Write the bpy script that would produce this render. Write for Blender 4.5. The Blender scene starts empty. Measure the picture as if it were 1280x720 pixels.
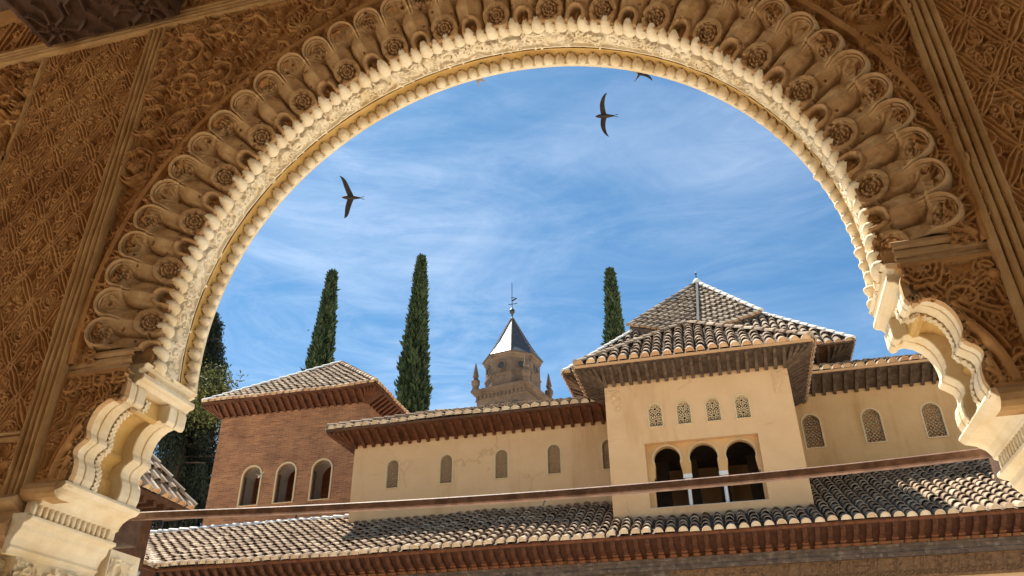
import bpy, bmesh, math, random
import numpy as np
from mathutils import Vector, Matrix

R = math.radians
SC = bpy.context.scene
COL = SC.collection
rng = np.random.default_rng(7)
random.seed(7)

# ------------------------------------------------------------------ camera, sky, sun, exposure
F_PX, PITCH, ROLL, YAW = 1001.7, 0.534594, -0.008981, -0.252841
fw = np.array([math.sin(YAW)*math.cos(PITCH), math.cos(YAW)*math.cos(PITCH), math.sin(PITCH)])
rt = np.array([math.cos(YAW), -math.sin(YAW), 0.0])
up = np.cross(rt, fw)
r2 = rt*math.cos(ROLL) + up*math.sin(ROLL)
u2 = -rt*math.sin(ROLL) + up*math.cos(ROLL)
cam = bpy.data.cameras.new('camera')
cam.sensor_width = 36.0
cam.lens = F_PX/1280*36.0
cam.clip_start = 0.05
cam.clip_end = 3000
camo = bpy.data.objects.new('camera', cam)
COL.objects.link(camo)
camo.matrix_world = Matrix(((r2[0], u2[0], -fw[0], 0), (r2[1], u2[1], -fw[1], 0), (r2[2], u2[2], -fw[2], 0), (0, 0, 0, 1)))
SC.camera = camo

SUN = Vector((-0.42, 0.36, 1.0)).normalized()
SUN_STRENGTH, SKY_STRENGTH, EXPOSURE = 5.0, 0.062, 1.25
sun = bpy.data.lights.new('sun', 'SUN')
sun.energy = SUN_STRENGTH
sun.angle = R(0.5)
sun.color = (1.0, 0.93, 0.82)
suno = bpy.data.objects.new('sun', sun)
suno.rotation_euler = SUN.to_track_quat('Z', 'Y').to_euler()
COL.objects.link(suno)

world = bpy.data.worlds.new("World")
SC.world = world
world.use_nodes = True
wn, wl = world.node_tree.nodes, world.node_tree.links
bg = wn['Background']
bg.inputs['Strength'].default_value = SKY_STRENGTH
sky = wn.new('ShaderNodeTexSky')
sky.sky_type = 'NISHITA'
sky.sun_disc = False
sky.sun_elevation = math.asin(SUN.z)
sky.sun_rotation = math.atan2(SUN.x, SUN.y)
sky.altitude = 700
sky.air_density = 1.0
sky.dust_density = 0.6
sky.ozone_density = 2.5
tc = wn.new('ShaderNodeTexCoord')
def wnoise(scale, rot, stretch, detail, rough, dist):
    m = wn.new('ShaderNodeMapping')
    m.inputs['Rotation'].default_value = rot
    m.inputs['Scale'].default_value = stretch
    n = wn.new('ShaderNodeTexNoise')
    n.inputs['Scale'].default_value = scale
    n.inputs['Detail'].default_value = detail
    n.inputs['Roughness'].default_value = rough
    n.inputs['Distortion'].default_value = dist
    wl.new(tc.outputs['Generated'], m.inputs['Vector'])
    wl.new(m.outputs['Vector'], n.inputs['Vector'])
    return n.outputs['Fac']
def wramp(sock, a, b):
    r = wn.new('ShaderNodeMapRange')
    r.interpolation_type = 'SMOOTHSTEP'
    r.inputs['From Min'].default_value = a
    r.inputs['From Max'].default_value = b
    wl.new(sock, r.inputs['Value'])
    return r.outputs['Result']
def wmath(op, a, b):
    m = wn.new('ShaderNodeMath')
    m.operation = op
    for i, s in enumerate((a, b)):
        if isinstance(s, (int, float)):
            m.inputs[i].default_value = s
        else:
            wl.new(s, m.inputs[i])
    return m.outputs[0]
streak = wramp(wnoise(2.2, (R(10), R(-38), R(12)), (1.0, 1.0, 3.4), 9, 0.62, 0.9), 0.40, 0.78)
fine = wramp(wnoise(7.0, (R(20), R(-50), R(5)), (0.7, 1.0, 3.0), 8, 0.68, 1.4), 0.32, 0.80)
big = wramp(wnoise(1.6, (0, 0, R(40)), (1.0, 1.0, 1.0), 3, 0.5, 0.3), 0.40, 0.66)
veil = wmath('MULTIPLY', wmath('ADD', wmath('MULTIPLY', streak, 0.60), wmath('MULTIPLY', fine, 0.34)), wmath('ADD', wmath('MULTIPLY', big, 0.60), 0.40))
vd = wn.new('ShaderNodeVectorMath')
vd.operation = 'DOT_PRODUCT'
wl.new(tc.outputs['Generated'], vd.inputs[0])
vd.inputs[1].default_value = Vector((-0.60, 0.66, 0.45)).normalized()
bank = wramp(vd.outputs['Value'], 0.80, 0.995)
veil = wmath('MULTIPLY', veil, wmath('ADD', wmath('MULTIPLY', bank, 0.95), 0.52))
veil = wmath('MINIMUM', veil, 0.8)
mix = wn.new('ShaderNodeMix')
mix.data_type = 'RGBA'
wl.new(veil, mix.inputs[0])
tint = wn.new('ShaderNodeMix')
tint.data_type = 'RGBA'
tint.blend_type = 'MULTIPLY'
tint.inputs[0].default_value = 1.0
wl.new(sky.outputs['Color'], tint.inputs[6])
tint.inputs[7].default_value = (0.60, 0.95, 1.03, 1)
wl.new(tint.outputs[2], mix.inputs[6])
mix.inputs[7].default_value = (7.2, 8.2, 9.6, 1)
wl.new(mix.outputs[2], bg.inputs['Color'])

vs = SC.view_settings
vs.view_transform = 'Standard'
vs.look = 'None'
vs.gamma = 1.0
vs.exposure = EXPOSURE
vs.use_curve_mapping = False
SC.cycles.use_denoising = True
SC.cycles.max_bounces = 8
SC.cycles.diffuse_bounces = 6
SC.cycles.caustics_reflective = False
SC.cycles.caustics_refractive = False

GROUND = -1.6

# ------------------------------------------------------------------ materials
MATS = {}
def material(name, c1, c2, scale=3.0, rough=0.85, bump=0.15, bscale=40.0, c3=None, scale3=0.8, lo=0.35, hi=0.65, bdist=0.01, spec=0.3, attr=None, streaks=0.0, cracks=None):
    m = bpy.data.materials.new(name)
    m.use_nodes = True
    n, l = m.node_tree.nodes, m.node_tree.links
    b = n['Principled BSDF']
    b.inputs['Roughness'].default_value = rough
    b.inputs['Specular IOR Level'].default_value = spec
    t = n.new('ShaderNodeTexCoord')
    nz = n.new('ShaderNodeTexNoise')
    nz.inputs['Scale'].default_value = scale
    nz.inputs['Detail'].default_value = 8
    nz.inputs['Roughness'].default_value = 0.62
    l.new(t.outputs['Object'], nz.inputs['Vector'])
    r = n.new('ShaderNodeValToRGB')
    r.color_ramp.elements[0].position = lo
    r.color_ramp.elements[1].position = hi
    r.color_ramp.elements[0].color = (*c1, 1)
    r.color_ramp.elements[1].color = (*c2, 1)
    l.new(nz.outputs['Fac'], r.inputs['Fac'])
    out = r.outputs['Color']
    def mixin(fac, col, blend='MIX'):
        nonlocal out
        mx = n.new('ShaderNodeMix')
        mx.data_type = 'RGBA'
        mx.blend_type = blend
        if isinstance(fac, float): mx.inputs[0].default_value = fac
        else: l.new(fac, mx.inputs[0])
        l.new(out, mx.inputs[6])
        if isinstance(col, tuple): mx.inputs[7].default_value = (*col, 1)
        else: l.new(col, mx.inputs[7])
        out = mx.outputs[2]
    if c3:
        n3 = n.new('ShaderNodeTexNoise')
        n3.inputs['Scale'].default_value = scale3
        n3.inputs['Detail'].default_value = 6
        n3.inputs['Roughness'].default_value = 0.6
        mp = n.new('ShaderNodeMapping')
        mp.inputs['Location'].default_value = (3.1, 7.7, 1.3)
        if streaks: mp.inputs['Scale'].default_value = (1, 1, streaks)
        l.new(t.outputs['Object'], mp.inputs['Vector'])
        l.new(mp.outputs['Vector'], n3.inputs['Vector'])
        mr = n.new('ShaderNodeMapRange')
        mr.interpolation_type = 'SMOOTHSTEP'
        mr.inputs['From Min'].default_value = 0.50
        mr.inputs['From Max'].default_value = 0.72
        l.new(n3.outputs['Fac'], mr.inputs['Value'])
        mixin(mr.outputs['Result'], c3)
    if cracks:
        wp = n.new('ShaderNodeTexNoise')
        wp.inputs['Scale'].default_value = 2.2
        wp.inputs['Detail'].default_value = 5
        l.new(t.outputs['Object'], wp.inputs['Vector'])
        sc = n.new('ShaderNodeVectorMath')
        sc.operation = 'MULTIPLY_ADD'
        sc.inputs[1].default_value = (0.5, 0.5, 0.5)
        l.new(wp.outputs['Color'], sc.inputs[0])
        l.new(t.outputs['Object'], sc.inputs[2])
        vo = n.new('ShaderNodeTexVoronoi')
        vo.feature = 'DISTANCE_TO_EDGE'
        vo.inputs['Scale'].default_value = 0.42
        l.new(sc.outputs[0], vo.inputs['Vector'])
        lt = n.new('ShaderNodeMapRange')
        lt.inputs['From Min'].default_value = 0.003
        lt.inputs['From Max'].default_value = 0.009
        lt.inputs['To Min'].default_value = 1.0
        lt.inputs['To Max'].default_value = 0.0
        l.new(vo.outputs['Distance'], lt.inputs['Value'])
        ms = n.new('ShaderNodeTexNoise')
        ms.inputs['Scale'].default_value = 0.9
        l.new(t.outputs['Object'], ms.inputs['Vector'])
        mr2 = n.new('ShaderNodeMapRange')
        mr2.inputs['From Min'].default_value = 0.50
        mr2.inputs['From Max'].default_value = 0.58
        mr2.inputs['To Max'].default_value = 0.35
        l.new(ms.outputs['Fac'], mr2.inputs['Value'])
        ml = n.new('ShaderNodeMath')
        ml.operation = 'MULTIPLY'
        l.new(lt.outputs['Result'], ml.inputs[0])
        l.new(mr2.outputs['Result'], ml.inputs[1])
        mixin(ml.outputs[0], cracks)
    if attr:
        a = n.new('ShaderNodeAttribute')
        a.attribute_name = 'tint'
        ar = n.new('ShaderNodeValToRGB')
        els = ar.color_ramp.elements
        els[0].color = (*attr[0], 1)
        els[1].color = (*attr[-1], 1)
        for k, c in enumerate(attr[1:-1]):
            e = els.new((k + 1)/(len(attr) - 1))
            e.color = (*c, 1)
        l.new(a.outputs['Fac'], ar.inputs['Fac'])
        mixin(0.72, ar.outputs['Color'])
    l.new(out, b.inputs['Base Color'])
    if bump:
        nb = n.new('ShaderNodeTexNoise')
        nb.inputs['Scale'].default_value = bscale
        nb.inputs['Detail'].default_value = 6
        l.new(t.outputs['Object'], nb.inputs['Vector'])
        bp = n.new('ShaderNodeBump')
        bp.inputs['Strength'].default_value = bump
        bp.inputs['Distance'].default_value = bdist
        l.new(nb.outputs['Fac'], bp.inputs['Height'])
        l.new(bp.outputs['Normal'], b.inputs['Normal'])
    MATS[name] = m
    return m

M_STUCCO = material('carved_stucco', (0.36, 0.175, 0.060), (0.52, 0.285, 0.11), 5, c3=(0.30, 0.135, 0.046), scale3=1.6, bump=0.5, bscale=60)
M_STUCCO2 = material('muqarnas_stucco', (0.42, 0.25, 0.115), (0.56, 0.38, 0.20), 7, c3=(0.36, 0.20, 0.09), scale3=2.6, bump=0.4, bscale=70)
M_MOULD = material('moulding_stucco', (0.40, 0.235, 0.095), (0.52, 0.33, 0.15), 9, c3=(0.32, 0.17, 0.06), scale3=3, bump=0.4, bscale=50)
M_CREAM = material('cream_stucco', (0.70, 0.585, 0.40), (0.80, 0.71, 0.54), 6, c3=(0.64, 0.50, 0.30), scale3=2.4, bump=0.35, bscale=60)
M_SOFFIT = material('ochre_soffit', (0.50, 0.32, 0.10), (0.58, 0.38, 0.14), 5, c3=(0.42, 0.24, 0.07), scale3=3, bump=0.3)
M_DARKWOOD = material('dark_carved_wood', (0.055, 0.026, 0.014), (0.11, 0.056, 0.030), 12, rough=0.7, bump=0.4)
M_OCHRE = material('ochre_plaster', (0.605, 0.378, 0.190), (0.665, 0.425, 0.222), 1.4, c3=(0.535, 0.315, 0.147), scale3=1.5, bump=0.3, bscale=14, bdist=0.02, streaks=0.16, cracks=(0.36, 0.21, 0.10))
M_OCHRE2 = material('warm_ochre_plaster', (0.555, 0.33, 0.142), (0.605, 0.37, 0.168), 1.4, c3=(0.45, 0.25, 0.09), scale3=1.5, bump=0.3, bscale=14, bdist=0.02, streaks=0.16, cracks=(0.34, 0.18, 0.08))
M_RIM = material('window_rim_stucco', (0.57, 0.41, 0.22), (0.63, 0.47, 0.27), 6, bump=0.2)
M_LATT = material('lattice_stucco', (0.25, 0.18, 0.10), (0.36, 0.27, 0.155), 9, bump=0.2)
M_EAVE = material('eave_wood', (0.07, 0.030, 0.014), (0.13, 0.058, 0.027), 9, rough=0.75, c3=(0.07, 0.034, 0.018), scale3=4, bump=0.4, bscale=30)
M_EAVEGREY = material('weathered_eave_wood', (0.060, 0.037, 0.023), (0.15, 0.10, 0.066), 8, rough=0.8, c3=(0.06, 0.036, 0.022), scale3=5, bump=0.4, bscale=30)
M_EAVERED = material('red_eave_wood', (0.085, 0.029, 0.012), (0.15, 0.052, 0.021), 9, rough=0.75, c3=(0.05, 0.018, 0.009), scale3=4, bump=0.3, bscale=30)
M_BRACKET = material('lit_bracket_wood', (0.11, 0.038, 0.015), (0.21, 0.075, 0.028), 9, rough=0.75, c3=(0.08, 0.028, 0.013), scale3=4, bump=0.3, bscale=30)
M_EAVEDK = material('dark_eave_boards', (0.055, 0.020, 0.009), (0.10, 0.037, 0.016), 9, rough=0.8, bump=0.3, bscale=30)
M_BRACKETDK = material('shaded_bracket_wood', (0.060, 0.022, 0.010), (0.125, 0.045, 0.018), 9, rough=0.75, bump=0.3, bscale=30)
M_FRIEZE = material('frieze_wood', (0.060, 0.042, 0.032), (0.13, 0.090, 0.062), 7, rough=0.8, c3=(0.20, 0.15, 0.11), scale3=9, bump=0.6, bscale=50)
M_FRIEZE2 = material('brown_carved_panel', (0.13, 0.068, 0.031), (0.22, 0.12, 0.056), 14, rough=0.8, c3=(0.12, 0.066, 0.032), scale3=11, bump=0.8, bscale=60)
M_BAR = material('tie_beam_wood', (0.13, 0.070, 0.046), (0.24, 0.135, 0.092), 22, rough=0.65, c3=(0.09, 0.046, 0.030), scale3=12, bump=0.3, bscale=80)
M_MARBLE = material('white_marble', (0.62, 0.60, 0.56), (0.72, 0.70, 0.66), 8, rough=0.5, bump=0.05)
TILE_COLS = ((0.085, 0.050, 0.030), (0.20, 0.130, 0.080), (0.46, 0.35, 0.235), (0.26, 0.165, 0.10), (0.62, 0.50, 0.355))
M_TILE = material('mottled_roof_tile', (0.15, 0.098, 0.062), (0.52, 0.40, 0.275), 10, rough=0.9, bump=0.5, bscale=45, attr=TILE_COLS, c3=(0.11, 0.070, 0.044), scale3=7)
M_TILEDK = material('grey_roof_tile', (0.15, 0.11, 0.08), (0.48, 0.40, 0.30), 10, rough=0.9, bump=0.5, bscale=45,
                    attr=((0.09, 0.066, 0.048), (0.19, 0.128, 0.082), (0.36, 0.275, 0.19), (0.15, 0.098, 0.062), (0.48, 0.385, 0.28)), c3=(0.085, 0.064, 0.048), scale3=7)
M_MORTAR = material('eave_mortar', (0.52, 0.37, 0.22), (0.66, 0.52, 0.35), 8, rough=0.9, bump=0.4, attr=((0.50, 0.33, 0.19), (0.62, 0.48, 0.32), (0.70, 0.58, 0.42)))
M_MORTAR2 = material('terracotta_eave', (0.46, 0.25, 0.12), (0.58, 0.36, 0.19), 8, rough=0.9, bump=0.4, attr=((0.42, 0.20, 0.10), (0.58, 0.35, 0.18), (0.64, 0.46, 0.27)))
M_RIDGE = material('white_ridge_mortar', (0.62, 0.58, 0.52), (0.80, 0.77, 0.71), 7, rough=0.9, bump=0.5)
M_STONE = material('tower_stone', (0.125, 0.080, 0.053), (0.19, 0.128, 0.086), 1.2, c3=(0.090, 0.056, 0.036), scale3=0.9, bump=0.4, bscale=8, bdist=0.05)
M_SLATE = material('slate', (0.035, 0.035, 0.040), (0.060, 0.060, 0.066), 3, rough=0.5, bump=0.2, bscale=6, spec=0.5, bdist=0.02)
M_IRON = material('iron', (0.03, 0.03, 0.035), (0.05, 0.05, 0.055), 5, rough=0.5, bump=0)
M_BARK = material('bark', (0.09, 0.06, 0.04), (0.14, 0.10, 0.07), 6, bump=0.6)
M_LEAF = material('cypress_foliage', (0.022, 0.040, 0.016), (0.050, 0.078, 0.028), 2.0, rough=0.7, bump=0, attr=((0.020, 0.036, 0.015), (0.040, 0.064, 0.022), (0.070, 0.098, 0.034)))
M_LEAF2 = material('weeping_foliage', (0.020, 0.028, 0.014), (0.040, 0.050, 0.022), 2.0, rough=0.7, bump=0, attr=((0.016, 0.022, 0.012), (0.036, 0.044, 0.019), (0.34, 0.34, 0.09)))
M_GROUND = material('pale_courtyard', (0.60, 0.53, 0.43), (0.70, 0.63, 0.53), 2.0, rough=0.8, bump=0.2, c3=(0.55, 0.47, 0.36), scale3=0.5)
M_ROOMW = material('reveal_plaster', (0.30, 0.25, 0.20), (0.40, 0.34, 0.28), 2.0, bump=0.1)
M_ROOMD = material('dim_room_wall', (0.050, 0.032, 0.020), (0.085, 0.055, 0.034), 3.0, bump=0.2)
M_CHAN = material('tile_channel', (0.075, 0.055, 0.042), (0.16, 0.12, 0.09), 9, rough=0.95, bump=0.4)
M_FLOOR = material('gallery_paving', (0.46, 0.37, 0.27), (0.56, 0.46, 0.34), 2.0, bump=0.1)
M_BACK = material('back_wall_plaster', (0.58, 0.44, 0.28), (0.66, 0.51, 0.33), 2.0, bump=0.1)
M_BIRD = material('swift_plumage', (0.022, 0.016, 0.013), (0.040, 0.030, 0.022), 30, rough=0.7, bump=0)
M_BIRDP = material('pale_wing_feathers', (0.30, 0.19, 0.11), (0.42, 0.29, 0.18), 30, rough=0.7, bump=0)
M_PIGEON = material('pigeon_plumage', (0.40, 0.36, 0.32), (0.60, 0.56, 0.50), 12, rough=0.7, bump=0)

def brick_material():
    m = bpy.data.materials.new('tower_brick')
    m.use_nodes = True
    n, l = m.node_tree.nodes, m.node_tree.links
    b = n['Principled BSDF']
    b.inputs['Roughness'].default_value = 0.9
    t = n.new('ShaderNodeTexCoord')
    s = n.new('ShaderNodeSeparateXYZ')
    l.new(t.outputs['Object'], s.inputs[0])
    ad = n.new('ShaderNodeMath')
    l.new(s.outputs['X'], ad.inputs[0])
    l.new(s.outputs['Y'], ad.inputs[1])
    c = n.new('ShaderNodeCombineXYZ')
    l.new(ad.outputs[0], c.inputs['X'])
    nzw = n.new('ShaderNodeTexNoise')
    nzw.inputs['Scale'].default_value = 1.5
    l.new(t.outputs['Object'], nzw.inputs['Vector'])
    ma = n.new('ShaderNodeMath')
    ma.operation = 'MULTIPLY_ADD'
    ma.inputs[1].default_value = 0.05
    l.new(nzw.outputs['Fac'], ma.inputs[0])
    l.new(s.outputs['Z'], ma.inputs[2])
    l.new(ma.outputs[0], c.inputs['Y'])
    br = n.new('ShaderNodeTexBrick')
    br.inputs['Scale'].default_value = 1.0
    br.inputs['Brick Width'].default_value = 0.27
    br.inputs['Row Height'].default_value = 0.065
    br.inputs['Mortar Size'].default_value = 0.010
    br.inputs['Mortar Smooth'].default_value = 0.3
    br.inputs['Color1'].default_value = (0.40, 0.175, 0.072, 1)
    br.inputs['Color2'].default_value = (0.24, 0.100, 0.043, 1)
    br.inputs['Mortar'].default_value = (0.36, 0.22, 0.13, 1)
    l.new(c.outputs[0], br.inputs['Vector'])
    nz = n.new('ShaderNodeTexNoise')
    nz.inputs['Scale'].default_value = 1.3
    nz.inputs['Detail'].default_value = 9
    nz.inputs['Roughness'].default_value = 0.7
    l.new(t.outputs['Object'], nz.inputs['Vector'])
    rp = n.new('ShaderNodeValToRGB')
    rp.color_ramp.elements[0].position = 0.3
    rp.color_ramp.elements[1].position = 0.7
    rp.color_ramp.elements[0].color = (0.70, 0.62, 0.58, 1)
    rp.color_ramp.elements[1].color = (1.35, 1.30, 1.22, 1)
    l.new(nz.outputs['Fac'], rp.inputs['Fac'])
    mx = n.new('ShaderNodeMix')
    mx.data_type = 'RGBA'
    mx.blend_type = 'MULTIPLY'
    mx.inputs[0].default_value = 1.0
    l.new(br.outputs['Color'], mx.inputs[6])
    l.new(rp.outputs['Color'], mx.inputs[7])
    l.new(mx.outputs[2], b.inputs['Base Color'])
    bp = n.new('ShaderNodeBump')
    bp.inputs['Strength'].default_value = 0.8
    bp.inputs['Distance'].default_value = 0.02
    iv = n.new('ShaderNodeMath')
    iv.operation = 'SUBTRACT'
    iv.inputs[0].default_value = 1.0
    l.new(br.outputs['Fac'], iv.inputs[1])
    l.new(iv.outputs[0], bp.inputs['Height'])
    l.new(bp.outputs['Normal'], b.inputs['Normal'])
    return m
M_BRICK = brick_material()

# ------------------------------------------------------------------ object helpers
def tag(o, label=None, cat=None, group=None, kind=None):
    if label: o['label'] = label
    if cat: o['category'] = cat
    if group: o['group'] = group
    if kind: o['kind'] = kind
    return o
def empty(name, loc, label, cat, group=None):
    o = bpy.data.objects.new(name, None)
    o.location = loc
    COL.objects.link(o)
    return tag(o, label, cat, group)
def link(name, me, parent=None):
    o = bpy.data.objects.new(name, me)
    COL.objects.link(o)
    if parent is not None: attach(o, parent)
    return o
def world_loc(o):
    v = Vector(o.location)
    while o.parent is not None:
        o = o.parent
        v = v + Vector(o.location)
    return v
def attach(o, parent):          # vertices stay where they were built (parents only translate)
    o.parent = parent
    o.location = Vector(o.location) - world_loc(parent)
class MB:
    def __init__(self):
        self.v, self.f, self.mi, self.t = [], [], [], []
    def add(self, vs_, fs_, mi=0, tint=0.5):
        k = len(self.v)
        self.v.extend(tuple(map(float, p)) for p in vs_)
        for f in fs_:
            self.f.append(tuple(i + k for i in f))
            self.mi.append(mi)
            self.t.append(tint)
    def box(self, a, b, mi=0, tint=0.5):
        x0, y0, z0 = a
        x1, y1, z1 = b
        self.add([(x0, y0, z0), (x1, y0, z0), (x1, y1, z0), (x0, y1, z0), (x0, y0, z1), (x1, y0, z1), (x1, y1, z1), (x0, y1, z1)],
                 [(0, 3, 2, 1), (4, 5, 6, 7), (0, 1, 5, 4), (1, 2, 6, 5), (2, 3, 7, 6), (3, 0, 4, 7)], mi, tint)
    def quad(self, *p, mi=0, tint=0.5):
        self.add(p, [tuple(range(len(p)))], mi, tint)
    def prism_y(self, poly, y0, y1, mi=0, tint=0.5):     # polygon in XZ extruded along Y
        n = len(poly)
        vs_ = [(x, y0, z) for x, z in poly] + [(x, y1, z) for x, z in poly]
        fs_ = [tuple(range(n)), tuple(range(2*n - 1, n - 1, -1))] + [(i, i + n, (i + 1) % n + n, (i + 1) % n) for i in range(n)]
        self.add(vs_, fs_, mi, tint)
    def prism_x(self, poly, x0, x1, mi=0, tint=0.5):     # polygon in YZ extruded along X
        n = len(poly)
        vs_ = [(x0, y, z) for y, z in poly] + [(x1, y, z) for y, z in poly]
        fs_ = [tuple(range(n)), tuple(range(2*n - 1, n - 1, -1))] + [(i, i + n, (i + 1) % n + n, (i + 1) % n) for i in range(n)]
        self.add(vs_, fs_, mi, tint)
    def beam(self, a, b, w, h, upv=(0, 0, 1), mi=0, tint=0.5, taper=1.0):
        a, b = Vector(a), Vector(b)
        d = (b - a).normalized()
        s = d.cross(Vector(upv)).normalized()
        n = s.cross(d).normalized()
        vs_ = []
        for p, k in ((a, 1.0), (b, taper)):
            for i, j in ((-1, -1), (1, -1), (1, 1), (-1, 1)):
                vs_.append(p + s*(i*w/2*k) + n*(j*h/2*k))
        self.add(vs_, [(0, 1, 2, 3), (7, 6, 5, 4), (0, 4, 5, 1), (1, 5, 6, 2), (2, 6, 7, 3), (3, 7, 4, 0)], mi, tint)
    def lathe(self, prof, c=(0, 0), n=16, mi=0, a0=0.0, tint=0.5):    # profile (r, z) round a vertical axis
        cx, cy = c
        vs_, fs_ = [], []
        for r, z in prof:
            for i in range(n):
                a = a0 + 2*math.pi*i/n
                vs_.append((cx + r*math.cos(a), cy + r*math.sin(a), z))
        for k in range(len(prof) - 1):
            for i in range(n):
                j = (i + 1) % n
                fs_.append((k*n + i, k*n + j, (k + 1)*n + j, (k + 1)*n + i))
        fs_.append(tuple(range(n - 1, -1, -1)))
        fs_.append(tuple(range((len(prof) - 1)*n, len(prof)*n)))
        self.add(vs_, fs_, mi, tint)
    def mesh(self, name, mats, smooth=False):
        me = bpy.data.meshes.new(name)
        me.from_pydata(self.v, [], self.f)
        for m in (mats if isinstance(mats, (list, tuple)) else [mats]): me.materials.append(m)
        me.polygons.foreach_set('material_index', self.mi)
        a = me.attributes.new('tint', 'FLOAT', 'FACE')
        a.data.foreach_set('value', self.t)
        if smooth: me.polygons.foreach_set('use_smooth', [True]*len(self.f))
        me.update()
        return me
    def build(self, name, mats, parent=None, smooth=False):
        return link(name, self.mesh(name, mats, smooth), parent)
def recalc(o):
    bm = bmesh.new()
    bm.from_mesh(o.data)
    bmesh.ops.recalc_face_normals(bm, faces=bm.faces)
    bm.to_mesh(o.data)
    bm.free()
    return o
def bevel(o, w=0.01, seg=2):
    md = o.modifiers.new('bevel', 'BEVEL')
    md.width = w
    md.segments = seg
    md.limit_method = 'ANGLE'
    return o
def grid_mesh(name, Pt, mat, keep=None, smooth=True):      # Pt: (ny, nx, 3) points; keep: (ny-1, nx-1) faces wanted
    ny, nx = Pt.shape[:2]
    idx = np.arange(ny*nx).reshape(ny, nx)
    q = np.stack([idx[:-1, :-1], idx[:-1, 1:], idx[1:, 1:], idx[1:, :-1]], -1)
    q = q.reshape(-1, 4) if keep is None else q[keep]
    used = np.unique(q)
    remap = np.zeros(ny*nx, int)
    remap[used] = np.arange(len(used))
    V = Pt.reshape(-1, 3)[used]
    q = remap[q]
    me = bpy.data.meshes.new(name)
    me.vertices.add(len(V))
    me.vertices.foreach_set('co', V.astype(np.float32).ravel())
    me.loops.add(q.size)
    me.loops.foreach_set('vertex_index', q.astype(np.int32).ravel())
    me.polygons.add(len(q))
    me.polygons.foreach_set('loop_start', np.arange(0, q.size, 4, dtype=np.int32))
    me.polygons.foreach_set('loop_total', np.full(len(q), 4, dtype=np.int32))
    me.update(calc_edges=True)
    me.materials.append(mat)
    if smooth: me.polygons.foreach_set('use_smooth', np.ones(len(q), bool))
    me.validate()
    return me

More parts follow.
